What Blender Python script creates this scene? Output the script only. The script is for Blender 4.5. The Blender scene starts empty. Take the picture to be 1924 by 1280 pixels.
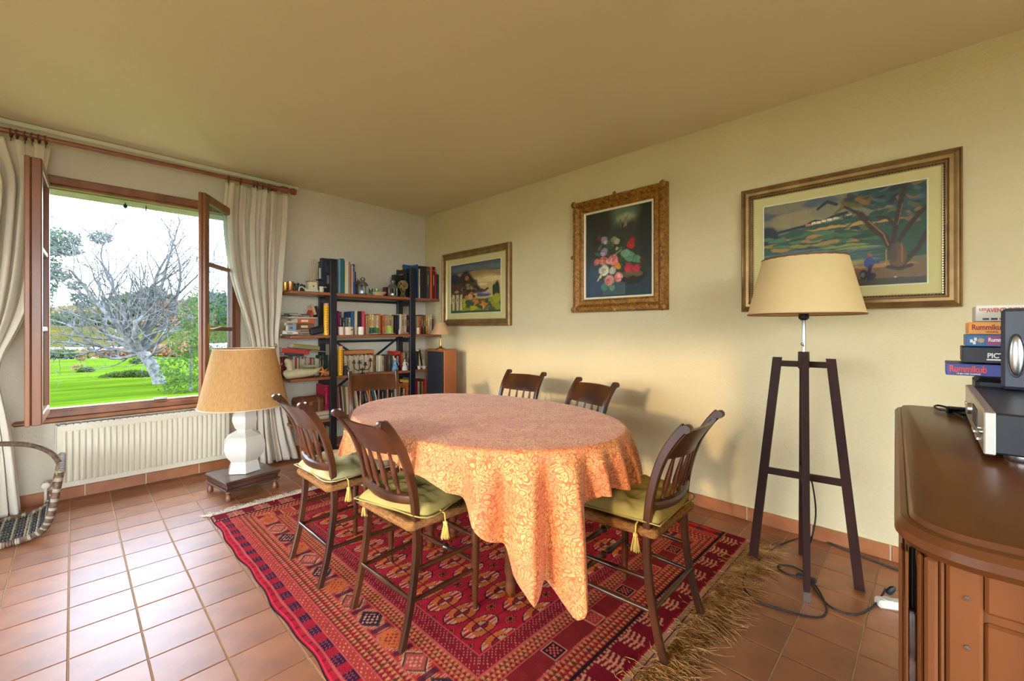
import bpy, math, random
import numpy as np
from math import sin, cos, pi, radians, sqrt, atan2, exp
from mathutils import Vector, Matrix
random.seed(7)
rs = np.random.RandomState(3)
C = bpy.context.scene.collection
scene = bpy.context.scene

# ---------------------------------------------------------------- camera, world, sun, exposure
FPX, HYP, YAW = 810.5, 617.8, .7955          # focal length and horizon row in pixels of the 1924x1280 frame
CAMP = (-2.910, -4.279, 1.175)
cd = bpy.data.cameras.new('camera'); cam = bpy.data.objects.new('camera', cd); C.objects.link(cam)
cam.location = CAMP
cam.rotation_euler = (pi/2, 0, -YAW)
cd.sensor_width = 36; cd.lens = 36*FPX/1924
cd.shift_y = (HYP-640)/1924
cd.clip_start = .05; cd.clip_end = 500
scene.camera = cam

w = bpy.data.worlds.new('world'); scene.world = w; w.use_nodes = True
wn = w.node_tree.nodes; wl = w.node_tree.links
for n in list(wn): wn.remove(n)
wo = wn.new('ShaderNodeOutputWorld'); wb = wn.new('ShaderNodeBackground')
tc = wn.new('ShaderNodeTexCoord'); sp = wn.new('ShaderNodeSeparateXYZ'); cr = wn.new('ShaderNodeValToRGB')
wl.new(tc.outputs['Generated'], sp.inputs[0]); wl.new(sp.outputs['Z'], cr.inputs[0])
cr.color_ramp.elements[0].position = 0; cr.color_ramp.elements[0].color = (.82, .90, 1, 1)
cr.color_ramp.elements[1].position = .6; cr.color_ramp.elements[1].color = (.60, .78, 1, 1)
wl.new(cr.outputs[0], wb.inputs['Color']); wl.new(wb.outputs[0], wo.inputs['Surface'])
wb.inputs['Strength'].default_value = 8.0

SUN_DIR = Vector((1, .17, -.172))
sd = bpy.data.lights.new('sun', 'SUN'); sun = bpy.data.objects.new('sun', sd); C.objects.link(sun)
sun.rotation_euler = SUN_DIR.to_track_quat('-Z', 'Y').to_euler(); sun.location = (-9, -6, 4)
sd.energy = .8; sd.color = (1, .72, .40); sd.angle = radians(2.6)

scene.view_settings.view_transform = 'Standard'; scene.view_settings.look = 'None'
scene.view_settings.gamma = 1; scene.view_settings.exposure = 1.28
scene.view_settings.use_curve_mapping = False
scene.cycles.max_bounces = 10; scene.cycles.diffuse_bounces = 8; scene.cycles.transparent_max_bounces = 12
scene.cycles.sample_clamp_indirect = 6
scene.cycles.use_denoising = True

# ---------------------------------------------------------------- pixel -> point on a plane of the room
_c, _s = cos(YAW), sin(YAW)
def at(px, py, x=None, y=None, z=None):
    X = (px-962)/FPX; Z = (HYP-py)/FPX
    r = (X*_c+_s, -X*_s+_c, Z)
    if z is not None: t = (z-CAMP[2])/r[2]
    elif x is not None: t = (x-CAMP[0])/r[0]
    else: t = (y-CAMP[1])/r[1]
    return Vector((CAMP[0]+t*r[0], CAMP[1]+t*r[1], CAMP[2]+t*r[2]))

# ---------------------------------------------------------------- materials
def L(r, g, b):
    f = lambda v: ((v/255+.055)/1.055)**2.4 if v > 10 else v/255/12.92
    return (f(r), f(g), f(b))
MATS = {}
def mat(name, col=None, rough=.5, metal=0., var=0., vscale=8., vstretch=(1,1,1), bump=0., bscale=60., spec=.5,
        coat=0., emit=None, trans=0., objvar=0., col2=None, attr=None, sss=0., vdetail=4, translucent=0., bdist=.01):
    if name in MATS: return MATS[name]
    m = bpy.data.materials.new(name); m.use_nodes = True; MATS[name] = m
    nt = m.node_tree; N = nt.nodes; K = nt.links
    b = N['Principled BSDF']
    b.inputs['Roughness'].default_value = rough; b.inputs['Metallic'].default_value = metal
    b.inputs['Specular IOR Level'].default_value = spec; b.inputs['Coat Weight'].default_value = coat
    b.inputs['Coat Roughness'].default_value = .15
    b.inputs['Transmission Weight'].default_value = trans
    if col is not None: b.inputs['Base Color'].default_value = (*col, 1)
    src = None
    if attr:
        a = N.new('ShaderNodeAttribute'); a.attribute_name = attr; src = a.outputs['Color']
    tcn = N.new('ShaderNodeTexCoord'); mp = N.new('ShaderNodeMapping'); mp.inputs['Scale'].default_value = vstretch
    K.new(tcn.outputs['Object'], mp.inputs[0])
    if var or col2:
        nz = N.new('ShaderNodeTexNoise'); nz.inputs['Scale'].default_value = vscale; nz.inputs['Detail'].default_value = vdetail
        K.new(mp.outputs[0], nz.inputs['Vector'])
        mr = N.new('ShaderNodeMapRange'); mr.inputs[1].default_value = .3; mr.inputs[2].default_value = .7
        K.new(nz.outputs[0], mr.inputs[0])
        mx = N.new('ShaderNodeMix'); mx.data_type = 'RGBA'
        if src is None:
            c2 = col2 if col2 else tuple(c*(1-var) for c in col)
            c1 = col if col2 else tuple(min(1, c*(1+var)) for c in col)
            mx.inputs[6].default_value = (*c1, 1); mx.inputs[7].default_value = (*c2, 1)
            K.new(mr.outputs[0], mx.inputs[0])
        else:
            mx.blend_type = 'MULTIPLY'; mx.inputs[0].default_value = 1
            rr = N.new('ShaderNodeMapRange'); rr.inputs[3].default_value = 1-var; rr.inputs[4].default_value = 1+var*.5
            K.new(mr.outputs[0], rr.inputs[0]); K.new(src, mx.inputs[6]); K.new(rr.outputs[0], mx.inputs[7])
        src = mx.outputs[2]
    if objvar:
        oi = N.new('ShaderNodeObjectInfo'); r2 = N.new('ShaderNodeMapRange'); r2.inputs[3].default_value = 1-objvar; r2.inputs[4].default_value = 1+objvar
        K.new(oi.outputs['Random'], r2.inputs[0])
        hs = N.new('ShaderNodeHueSaturation')
        if src: K.new(src, hs.inputs['Color'])
        else: hs.inputs['Color'].default_value = (*col, 1)
        K.new(r2.outputs[0], hs.inputs['Value']); src = hs.outputs[0]
    if src: K.new(src, b.inputs['Base Color'])
    if bump:
        n2 = N.new('ShaderNodeTexNoise'); n2.inputs['Scale'].default_value = bscale; n2.inputs['Detail'].default_value = 3
        K.new(mp.outputs[0], n2.inputs['Vector'])
        bp = N.new('ShaderNodeBump'); bp.inputs['Strength'].default_value = bump; bp.inputs['Distance'].default_value = bdist
        K.new(n2.outputs[0], bp.inputs['Height']); K.new(bp.outputs[0], b.inputs['Normal'])
    if translucent:
        tr = N.new('ShaderNodeBsdfTranslucent'); ms = N.new('ShaderNodeMixShader'); ms.inputs[0].default_value = translucent
        if src: K.new(src, tr.inputs[0])
        else: tr.inputs[0].default_value = (*col, 1)
        K.new(b.outputs[0], ms.inputs[1]); K.new(tr.outputs[0], ms.inputs[2]); K.new(ms.outputs[0], N['Material Output'].inputs[0])
    if emit:
        b.inputs['Emission Color'].default_value = (*col, 1); b.inputs['Emission Strength'].default_value = emit
    return m

M_wall2 = mat('unseen_wall_paint', L(226,218,200), .9)  # kept pale so the unseen walls bounce more light into the room
M_wall = mat('wall_plaster', L(208,192,150), .9, var=.035, vscale=2.2, bump=.55, bscale=55, spec=.2, bdist=.006)
M_wallw = mat('window_wall_plaster', L(204,194,172), .9, var=.035, vscale=2.2, bump=.55, bscale=55, spec=.2, bdist=.006)
M_ceil = mat('ceiling_paint', L(218,208,170), .6, var=.03, vscale=1.2, spec=.3)
M_tile = mat('terracotta_tile', L(168,106,62), .42, col2=L(132,76,42), vscale=5, objvar=.12, bump=.06, bscale=30, spec=.85)
M_grout = mat('grout', L(196,172,138), .9, var=.1, vscale=30)
M_btile = mat('skirting_tile', L(174,108,60), .45, col2=L(148,84,42), vscale=7, objvar=.1)
M_white = mat('white_gloss_paint', L(222,214,196), .35, var=.03)
M_frame = mat('window_wood', L(146,88,44), .35, col2=L(108,62,30), vscale=9, vstretch=(1,1,.15), coat=.08)
M_rod = mat('rod_wood', L(150,84,48), .35, col2=L(118,60,34), vscale=10, coat=.3)
M_chair = mat('chair_wood', L(84,45,20), .3, col2=L(42,21,11), vscale=7, vstretch=(1,1,.35), coat=.2, bump=.05, bscale=80)
M_spind = mat('chair_spindle_wood', L(104,56,28), .3, col2=L(68,34,18), vscale=9, coat=.3)
M_rush = mat('rush', L(176,122,58), .75, col2=L(116,72,30), vscale=40, vstretch=(1,1,4), bump=.6, bscale=140)
M_cush = mat('olive_cushion', L(166,148,84), .9, var=.09, vscale=7, bump=.35, bscale=26, spec=.2)
M_cushb = mat('patterned_cushion', L(204,192,152), .9, col2=L(148,140,90), vscale=9, bump=.35, bscale=26, spec=.2, vdetail=2)
M_tassel = mat('tassel_yarn', L(214,188,98), .9, var=.15, vscale=60)
M_tabl = mat('table_wood', L(100,54,28), .4, col2=L(70,34,18), vscale=8)
M_dark = mat('dark_lamp_wood', L(58,27,15), .55, spec=.2, col2=L(40,18,10), vscale=12, vstretch=(1,1,.2))
M_shade = mat('cream_shade', L(232,206,146), .7, var=.02, translucent=.3)
M_shadein = mat('shade_trim_brown', L(120,62,30), .6)
M_chrome = mat('brushed_steel', L(190,188,184), .3, 1.)
M_brass = mat('brass', L(190,150,80), .3, 1.)
M_black = mat('black_plastic', L(24,24,26), .5)
M_cord = mat('cord_black', L(30,28,27), .5)
M_buff = mat('buffet_walnut', L(122,70,30), .34, spec=.35, col2=L(80,42,18), vscale=5, vstretch=(.3,1,1), coat=.15, bump=.08, bscale=14)
M_buffs = mat('buffet_side_wood', L(120,66,26), .45, col2=L(62,32,14), spec=.3, vscale=7, vstretch=(1,1,.2), bump=.2, bscale=20)
M_iron_gap = mat('dark_iron_gap_shade', L(30,20,16), .6)  # iron colour, also the painted shade of the buffet gap
M_shelfw = mat('shelf_pine_stained', L(160,94,54), .45, col2=L(126,72,42), vscale=8, vstretch=(.15,1,1), coat=.2)
M_shelfb = mat('shelf_black_frame', L(22,25,33), .4, var=.1)
M_ivory = mat('glazed_ceramic', L(206,200,184), .16, spec=.6, coat=.4)
M_rad = mat('radiator_enamel', L(204,194,168), .4, var=.02)
M_gold = mat('gilt_frame', L(176,122,42), .42, .35, col2=L(104,64,22), vscale=46, bump=1., bscale=70, bdist=.006)
M_goldp = mat('pale_gilt_frame', L(158,128,78), .34, .55, col2=L(128,98,60), vscale=14)
M_goldl = mat('light_gilt_bead', L(206,188,140), .3, .6)
M_mount = mat('pale_mount', L(196,184,124), .9, var=.02, vscale=20)
M_mountw = mat('white_slip', L(222,214,186), .8)
M_paint = mat('oil_paint', None, .42, attr='Col', bump=.25, bscale=120, spec=.4, bdist=.003)
M_rug = mat('rug_pile', None, .95, attr='Col', var=.16, vscale=26, bump=.5, bscale=240, spec=.1, bdist=.004)
M_fringe = mat('rug_fringe_wool', L(214,166,106), .9, col2=L(146,98,52), vscale=14, spec=.15)
M_kilim = mat('rug_kilim_end', L(190,140,116), .9, col2=L(166,120,96), vscale=10)
M_curt = mat('cream_curtain', L(236,226,206), .9, var=.03, vscale=6, bump=.2, bscale=200, spec=.15, translucent=.4)
M_rope = mat('tieback_rope', L(206,180,130), .85, col2=L(160,126,78), vscale=60)
M_grille = mat('speaker_grille_cloth', L(28,32,40), .85, bump=.3, bscale=400)
M_spkw = mat('speaker_orange_wood', L(168,98,56), .45, col2=L(140,78,42), vscale=6, vstretch=(1,1,.2))
M_spk = mat('grey_satin_plastic', L(52,55,62), .45)
M_amp = mat('amp_black_metal', L(30,32,36), .35)
M_alu = mat('brushed_aluminium', L(196,190,178), .32, .9)
M_burlap = mat('burlap_shade', L(222,176,112), .85, col2=L(206,156,94), vscale=90, vstretch=(1,1,.3), bump=.3, bscale=200, translucent=.35)
M_mwood = mat('stool_wood', L(96,62,50), .3, col2=L(58,36,30), vscale=9, coat=.4)
M_mleg = mat('stool_leg_wood', L(124,70,42), .4, col2=L(86,46,28), vscale=12)
M_wick = mat('wicker', L(118,88,62), .7, col2=L(58,44,34), vscale=34, bump=.5, bscale=60)
M_weave = mat('dark_weave', L(40,38,40), .8, var=.3, vscale=44)
M_weavel = mat('pale_weave', L(150,136,112), .8, var=.25, vscale=44)
M_ext = mat('exterior_stone', L(168,164,140), .9, var=.12, vscale=12)

# ---------------------------------------------------------------- mesh building
class MB:
    def __init__(s): s.v = []; s.f = []; s.m = []; s.mats = []; s.uv = None
    def mi(s, m):
        if m not in s.mats: s.mats.append(m)
        return s.mats.index(m)
    def add(s, vs, fs, m=None, T=None):
        o = len(s.v)
        if T is not None: vs = [tuple(T @ Vector(v)) for v in vs]
        s.v += [tuple(v) for v in vs]; s.f += [tuple(i+o for i in f) for f in fs]
        s.m += [0 if m is None else s.mi(m)]*len(fs)
        return s
    def box(s, lo, hi, b=0., m=None, T=None):
        lo = [min(lo[i], hi[i]) for i in range(3)] if True else lo; hi2 = hi
        hi = [max(a, c) for a, c in zip(lo, hi2)]
        if b <= 0:
            vs = [(x, y, z) for x in (lo[0], hi[0]) for y in (lo[1], hi[1]) for z in (lo[2], hi[2])]
            fs = [(0,1,3,2),(4,6,7,5),(0,4,5,1),(2,3,7,6),(0,2,6,4),(1,5,7,3)]
            return s.add(vs, fs, m, T)
        b = min(b, *[(hi[i]-lo[i])*.45 for i in range(3)])
        vs = []; idx = {}
        for i in (0,1):
            for j in (0,1):
                for k in (0,1):
                    c = (hi if i else lo)[0], (hi if j else lo)[1], (hi if k else lo)[2]
                    sg = (-1 if i else 1, -1 if j else 1, -1 if k else 1)
                    for ax in range(3):
                        p = [c[q]+(0 if q == ax else sg[q]*b) for q in range(3)]
                        idx[i,j,k,ax] = len(vs); vs.append(p)
        fs = []
        for ax in range(3):
            u, v = (ax+1) % 3, (ax+2) % 3
            for d in (0,1):
                q = []
                for (a, c) in ((0,0),(1,0),(1,1),(0,1)):
                    key = [0,0,0]; key[ax] = d; key[u] = a; key[v] = c
                    q.append(idx[key[0],key[1],key[2],ax])
                fs.append(tuple(q if d else q[::-1]))
            for a in (0,1):
                for c in (0,1):
                    def K(t, w):
                        key = [0,0,0]; key[ax] = t; key[u] = a; key[v] = c
                        return idx[key[0],key[1],key[2],w]
                    q = (K(0,u), K(1,u), K(1,v), K(0,v))
                    fs.append(q if (a == c) else q[::-1])
        for i in (0,1):
            for j in (0,1):
                for k in (0,1):
                    q = (idx[i,j,k,0], idx[i,j,k,1], idx[i,j,k,2])
                    fs.append(q if (i+j+k) % 2 else q[::-1])
        return s.add(vs, fs, m, T)
    def lathe(s, prof, n=16, c=(0,0,0), m=None, T=None, rot=0., cap=True, sx=1, sy=1):
        vs = []; fs = []
        for (r, z) in prof:
            for i in range(n):
                a = rot+2*pi*i/n; vs.append((c[0]+r*cos(a)*sx, c[1]+r*sin(a)*sy, c[2]+z))
        for k in range(len(prof)-1):
            for i in range(n):
                j = (i+1) % n; fs.append((k*n+i, k*n+j, (k+1)*n+j, (k+1)*n+i))
        if cap:
            if prof[0][0] > 1e-5: fs.append(tuple(range(n))[::-1])
            if prof[-1][0] > 1e-5: fs.append(tuple((len(prof)-1)*n+i for i in range(n)))
        return s.add(vs, fs, m, T)
    def tube(s, pts, r, n=8, m=None, T=None, closed=False, cap=True, flat=1.):
        pts = [Vector(p) for p in pts]; k = len(pts)
        rr = r if isinstance(r, (list, tuple)) else [r]*k
        vs = []; fs = []; up = None
        for i, p in enumerate(pts):
            if closed: d = pts[(i+1) % k]-pts[i-1]
            else: d = pts[min(i+1, k-1)]-pts[max(i-1, 0)]
            if d.length < 1e-9: d = Vector((0,0,1))
            d.normalize()
            if up is None:
                up = Vector((0,0,1)) if abs(d.z) < .9 else Vector((1,0,0))
            a = up-d*up.dot(d)
            if a.length < 1e-4: a = d.orthogonal()
            a.normalize(); up = a; b = d.cross(a)
            for q in range(n):
                t = 2*pi*q/n; vs.append(tuple(p+(a*cos(t)*flat+b*sin(t))*rr[i]))
        for i in range(k if closed else k-1):
            for q in range(n):
                q2 = (q+1) % n; i2 = (i+1) % k
                fs.append((i*n+q, i*n+q2, i2*n+q2, i2*n+q))
        if cap and not closed:
            fs.append(tuple(range(n))[::-1]); fs.append(tuple((k-1)*n+q for q in range(n)))
        return s.add(vs, fs, m, T)
    def sweep(s, pts, prof, m=None, T=None, up=(0,1,0), sc=None):
        """rectangular/any closed section swept along points; section coords (side, up-ish)"""
        pts = [Vector(p) for p in pts]; k = len(pts); n = len(prof); vs = []; fs = []
        up = Vector(up)
        for i, p in enumerate(pts):
            d = (pts[min(i+1, k-1)]-pts[max(i-1, 0)]).normalized()
            side = up.cross(d).normalized(); u2 = d.cross(side)
            q_ = 1 if sc is None else sc[0]+(sc[1]-sc[0])*i/(k-1)
            for (a, b) in prof: vs.append(tuple(p+side*a*q_+u2*b*q_))
        for i in range(k-1):
            for q in range(n):
                q2 = (q+1) % n; fs.append((i*n+q, i*n+q2, (i+1)*n+q2, (i+1)*n+q))
        fs.append(tuple(range(n))[::-1]); fs.append(tuple((k-1)*n+q for q in range(n)))
        return s.add(vs, fs, m, T)
    def ball(s, c, r, m=None, T=None, n=12, k=7, sc=(1,1,1)):
        pr = [(sin(pi*i/k), -cos(pi*i/k)) for i in range(k+1)]
        vs = []; fs = []
        for (a, z) in pr[1:-1]:
            for i in range(n): vs.append((c[0]+r*sc[0]*a*cos(2*pi*i/n), c[1]+r*sc[1]*a*sin(2*pi*i/n), c[2]+r*sc[2]*z))
        for q in range(k-2):
            for i in range(n):
                j = (i+1) % n; fs.append((q*n+i, q*n+j, (q+1)*n+j, (q+1)*n+i))
        b = len(vs); vs += [(c[0], c[1], c[2]-r*sc[2]), (c[0], c[1], c[2]+r*sc[2])]
        for i in range(n):
            j = (i+1) % n; fs.append((j, i, b)); fs.append(((k-2)*n+i, (k-2)*n+j, b+1))
        return s.add(vs, fs, m, T)
    def mesh(s, name, mt=None, smooth=True, ang=38):
        me = bpy.data.meshes.new(name); me.from_pydata(s.v, [], s.f)
        if s.mats and any(s.m):
            pass
        ml = s.mats if s.mats else [mt]
        for x in ml: me.materials.append(x if x else mt)
        if len(s.mats) > 1: me.polygons.foreach_set('material_index', s.m)
        if smooth:
            me.polygons.foreach_set('use_smooth', [True]*len(s.f))
            me.set_sharp_from_angle(angle=radians(ang))
        me.update(); return me
    def build(s, name, mt=None, parent=None, smooth=True, ang=38, loc=None, rot=None):
        me = s.mesh(name, mt, smooth, ang)
        o = bpy.data.objects.new(name, me); C.objects.link(o)
        if parent: o.parent = parent
        if loc is not None: o.location = loc
        if rot is not None: o.rotation_euler = rot
        return o

def tag(o, label=None, cat=None, group=None, kind=None):
    if label: o['label'] = label
    if cat: o['category'] = cat
    if group: o['group'] = group
    if kind: o['kind'] = kind
    return o
def empty(name, loc=(0,0,0), rz=0, label=None, cat=None, group=None, kind=None):
    o = bpy.data.objects.new(name, None); C.objects.link(o); o.location = loc; o.rotation_euler = (0,0,rz)
    o.empty_display_size = .1
    return tag(o, label, cat, group, kind)
def copy_tree(o, parent=None):
    c = o.copy(); C.objects.link(c); c.parent = parent
    for ch in o.children: copy_tree(ch, c)
    return c
def smooth_path(pts, n=8):
    P = [Vector(p) for p in pts]; out = []
    for i in range(len(P)-1):
        p0 = P[max(i-1,0)]; p1 = P[i]; p2 = P[i+1]; p3 = P[min(i+2,len(P)-1)]
        for k in range(n):
            t = k/n; out.append(.5*((2*p1)+(-p0+p2)*t+(2*p0-5*p1+4*p2-p3)*t*t+(-p0+3*p1-3*p2+p3)*t**3))
    out.append(P[-1]); return out
def grid_obj(name, pos, col=None, mt=None, parent=None, uv=None, wrap=False, smooth=True):
    """pos: (h,w,3) array -> one mesh, optional per-point colours and uv"""
    h, wd = pos.shape[:2]
    me = bpy.data.meshes.new(name)
    idx = np.arange(h*wd).reshape(h, wd)
    if wrap: nx = np.concatenate([idx, idx[:, :1]], 1)
    else: nx = idx
    a = nx[:-1, :-1].ravel(); b = nx[:-1, 1:].ravel(); c = nx[1:, 1:].ravel(); d = nx[1:, :-1].ravel()
    q = np.stack([a, b, c, d], 1)
    me.vertices.add(h*wd); me.vertices.foreach_set('co', pos.reshape(-1).astype(np.float32))
    me.loops.add(q.size); me.loops.foreach_set('vertex_index', q.ravel().astype(np.int32))
    me.polygons.add(len(q)); me.polygons.foreach_set('loop_start', (np.arange(len(q))*4).astype(np.int32))
    me.update(calc_edges=True); me.validate()
    if smooth: me.polygons.foreach_set('use_smooth', [True]*len(me.polygons))
    if col is not None:
        at_ = me.color_attributes.new('Col', 'FLOAT_COLOR', 'POINT')
        cc = np.ones((h*wd, 4), np.float32); cc[:, :3] = col.reshape(-1, 3); at_.data.foreach_set('color', cc.ravel())
    if uv is not None:
        at2 = me.attributes.new('flat', 'FLOAT_VECTOR', 'POINT')
        uu = np.zeros((h*wd, 3), np.float32); uu[:, :2] = uv.reshape(-1, 2); at2.data.foreach_set('vector', uu.ravel())
    if mt: me.materials.append(mt)
    o = bpy.data.objects.new(name, me); C.objects.link(o)
    if parent: o.parent = parent
    return o
def vnoise(x, y, seed=0):
    """smooth value noise, arrays"""
    r = np.random.RandomState(seed).rand(64, 64)
    xi = np.floor(x).astype(int); yi = np.floor(y).astype(int); fx = x-xi; fy = y-yi
    fx = fx*fx*(3-2*fx); fy = fy*fy*(3-2*fy)
    g = lambda a, b: r[a % 64, b % 64]
    return (g(xi,yi)*(1-fx)+g(xi+1,yi)*fx)*(1-fy)+(g(xi,yi+1)*(1-fx)+g(xi+1,yi+1)*fx)*fy
def fnoise(x, y, seed=0, o=3):
    t = 0; a = 1; n = 0
    for i in range(o): t = t+a*vnoise(x*2**i, y*2**i, seed+i); n += a; a *= .5
    return t/n
# ================================================================ ROOM
ZC = 2.485                                   # ceiling
XL, YB = -5.4, -7.0                          # unseen walls
def struct(name, mb, m=None, **k):
    o = mb.build(name, m, smooth=k.pop('smooth', False)); o['kind'] = 'structure'; return o
# window opening
WX0, WX1, WZ0, WZ1 = -3.03, -1.955, .60, 2.16
TH = .30
b = MB()
b.box((XL-.3, 0, -.05), (WX0-.05, TH, ZC+.1)); b.box((WX1+.05, 0, -.05), (.3, TH, ZC+.1))
b.box((WX0-.05, 0, -.05), (WX1+.05, TH, WZ0-.03)); b.box((WX0-.05, 0, WZ1+.05), (WX1+.05, TH, ZC+.1))
struct('wall_window', b, M_wallw)
b = MB(); b.box((WX0-.2, TH-.19, WZ1-.01), (WX1+.2, TH+.02, WZ1+.3))
struct('trim_1', b, M_ext)                      # outer stone lintel
b = MB(); b.box((0, YB, -.05), (.3, 0, ZC+.1)); struct('wall_right', b, M_wall)
b = MB()                                     # glazed garden side, unseen: openings let in the low sun
LY0, LY1, LZ = -4.35, -1.6, 2.02
b.box((XL-.3, YB-.3, -.05), (XL, LY0, ZC+.1)); b.box((XL-.3, LY1, -.05), (XL, 0, ZC+.1)); b.box((XL-.3, LY0, LZ), (XL, LY1, ZC+.1))
struct('wall_left', b, M_wall2)
b = MB()
b.box((XL, YB-.3, -.05), (-5.2, YB, ZC+.1)); b.box((-1.9, YB-.3, -.05), (.3, YB, ZC+.1)); b.box((-5.2, YB-.3, 2.3), (-1.9, YB, ZC+.1))  # unseen opening, added to let more sky light into the room
struct('wall_back', b, M_wall2)
b = MB(); b.box((XL-.3, YB-.3, ZC), (.3, TH, ZC+.2)); b.v = [(x, y, z-.013*x) for x, y, z in b.v]; struct('ceiling', b, M_ceil)   # the ceiling rises a little away from the wall
b = MB(); b.box((-3.9, -.03, ZC-.034), (-1.42, 0, ZC-.002), .006); b.v = [(x, y, z-.013*x) for x, y, z in b.v]; struct('trim_2', b, M_white)
b = MB(); b.box((XL-.3, YB-.3, -.2), (.3, TH, -.004)); floor = struct('floor', b, M_grout)
# terracotta floor tiles: the largest in the picture one by one, the rest joined
PT = .2; tb = MB(); tb.box((-.0978,-.0978,-.008), (.0978,.0978,0), .0018); tile_me = tb.mesh('tile', M_tile, True, 60)
cells = []
for i in range(-13, 15):
    for j in range(-25, 11):
        cx_ = -2.92+.1+PT*i; cy_ = -2.081+.1+PT*j
        if cx_ < XL-.1 or cx_ > .05 or cy_ > .05 or cy_ < YB: continue
        d = Vector((cx_-CAMP[0], cy_-CAMP[1])); Y = d.x*_s+d.y*_c; X = d.x*_c-d.y*_s
        vis = Y > .4 and abs(X/Y) < 1.3 and CAMP[2]/Y*FPX < 760 and not (-2.2 < cx_ < -.4 and -3.4 < cy_ < -1.2)
        cells.append((Y if vis else 99+abs(Y), cx_, cy_))
cells.sort()
rest = MB()
for k, (Y, cx_, cy_) in enumerate(cells):
    if k < 290 and Y < 90:
        o = bpy.data.objects.new('tile', tile_me); C.objects.link(o); o.parent = floor
        o.location = (cx_, cy_, random.uniform(-.0005, .0005)); o.rotation_euler = (random.uniform(-.0016,.0016), random.uniform(-.0016,.0016), random.uniform(-.003,.003))
    else:
        rest.box((cx_-.0978, cy_-.0978, -.008), (cx_+.0978, cy_+.0978, 0))
o = rest.build('tile_field', M_tile, floor, smooth=False); o['kind'] = 'stuff'
# skirting tiles
bb = MB(); bb.box((XL, -.008, 0), (0, 0, .078)); bl = struct('baseboard_window', bb, M_grout)
x = -2.845-.329*8
while x < -.05:
    t = MB(); t.box((x+.004, -.013, .002), (min(x+.325, -.014), -.006, .078), .002); t.build('skirting_tile', M_btile, bl)
    x += .329
bb = MB(); bb.box((-.008, YB, 0), (0, 0, .078)); br = struct('baseboard_right', bb, M_grout)
y = -4.12-.3325*3
while y < -.05:
    t = MB(); t.box((-.013, y+.004, .002), (-.006, min(y+.3285, -.014), .078), .002); t.build('skirting_tile', M_btile, br)
    y += .3325

# ---------------------------------------------------------------- window_1: frame, sill board, two open sashes
b = MB()
b.box((WX0-.06, -.02, WZ0-.02), (WX0, .06, WZ1+.05), .006); b.box((WX1, -.02, WZ0-.02), (WX1+.06, .06, WZ1+.05), .006)
b.box((WX0-.06, -.02, WZ1), (WX1+.06, .06, WZ1+.055), .006); b.box((WX0-.03, -.008, WZ1-.018), (WX1+.03, .05, WZ1), .004)
b.box((WX0-.06, -.02, WZ0-.03), (WX1+.06, .07, WZ0+.012), .006); b.box((WX0, .0, WZ0+.0), (WX1, .055, WZ0+.028), .006)
win = b.build('window_1', M_frame); win['kind'] = 'structure'
b = MB(); b.box((WX0-.15, -.065, WZ0-.06), (WX1+.13, 0, WZ0-.03), .012); b.build('sill_board', M_frame, win)
b = MB(); b.box((WX0-.1, .05, WZ0-.06), (WX1+.1, TH+.05, WZ0-.005), .01); b.build('outer_sill', M_ext, win)
b = MB(); b.box((-2.47, -.012, WZ0+.028), (-2.39, .01, WZ0+.045), .004); b.build('sill_catch', M_chrome, win)
b = MB(); b.lathe([(.0,-.045),(.014,-.03),(.014,-.012),(.004,-.01),(.004,.02)], 8, (-2.62, .2, WZ1-.012)); b.build('hook', M_iron_gap, win)
b = MB(); b.box((-2.5, .19, WZ1-.05), (-2.494, .2, WZ1+.0)); b.build('hook', M_iron_gap, win)
M_glass = mat('window_glass', (.93,.98,1), .02, spec=.5)
nt = M_glass.node_tree
tr_ = nt.nodes.new('ShaderNodeBsdfTransparent'); tr_.inputs[0].default_value = (.80,.90,.95,1)
gl_ = nt.nodes.new('ShaderNodeBsdfGlossy'); gl_.inputs['Roughness'].default_value = .02
lw_ = nt.nodes.new('ShaderNodeLayerWeight'); lw_.inputs[0].default_value = .5; pw_ = nt.nodes.new('ShaderNodeMath'); pw_.operation = 'POWER'; pw_.inputs[1].default_value = 5; nt.links.new(lw_.outputs['Facing'], pw_.inputs[0]); fr_ = nt.nodes.new('ShaderNodeMath'); fr_.operation = 'MULTIPLY_ADD'; fr_.inputs[1].default_value = .9; fr_.inputs[2].default_value = .03; nt.links.new(pw_.outputs[0], fr_.inputs[0])
mx_ = nt.nodes.new('ShaderNodeMixShader')
nt.links.new(fr_.outputs[0], mx_.inputs[0]); nt.links.new(tr_.outputs[0], mx_.inputs[1]); nt.links.new(gl_.outputs[0], mx_.inputs[2])
nt.links.new(mx_.outputs[0], nt.nodes['Material Output'].inputs[0])
def sash(hinge, ang, side):
    W, H, T_, S = .535, WZ1-WZ0-.005, .045, .06
    r = empty('window_sash', (hinge[0], hinge[1], WZ0+.012), ang); r.parent = win
    b = MB(); e = .005
    b.box((0, -T_/2, 0), (S, T_/2, H), e); b.box((W-S, -T_/2, 0), (W, T_/2, H), e)
    b.box((S-.004, -T_/2, 0), (W-S+.004, T_/2, S), e); b.box((S-.004, -T_/2, H-S), (W-S+.004, T_/2, H), e)
    b.box((W-.006, -T_/2-.012*side-.012, 0), (W+.012, -T_/2-.012*side+.012, H), .004)
    b.build('sash_frame', M_frame, r)
    for z in (.545, 1.03):
        q = MB(); q.box((S-.004, -.016, z), (W-S+.004, .016, z+.03), .004); q.build('muntin', M_frame, r)
    for z0, z1 in ((S, .545), (.575, 1.03), (1.06, H-S)):
        q = MB(); q.box((S, -.002, z0), (W-S, .002, z1)); q.build('pane', M_glass, r, smooth=False)
    return r
ls = sash((WX0-.005, -.03), radians(-92), 1)
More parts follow.
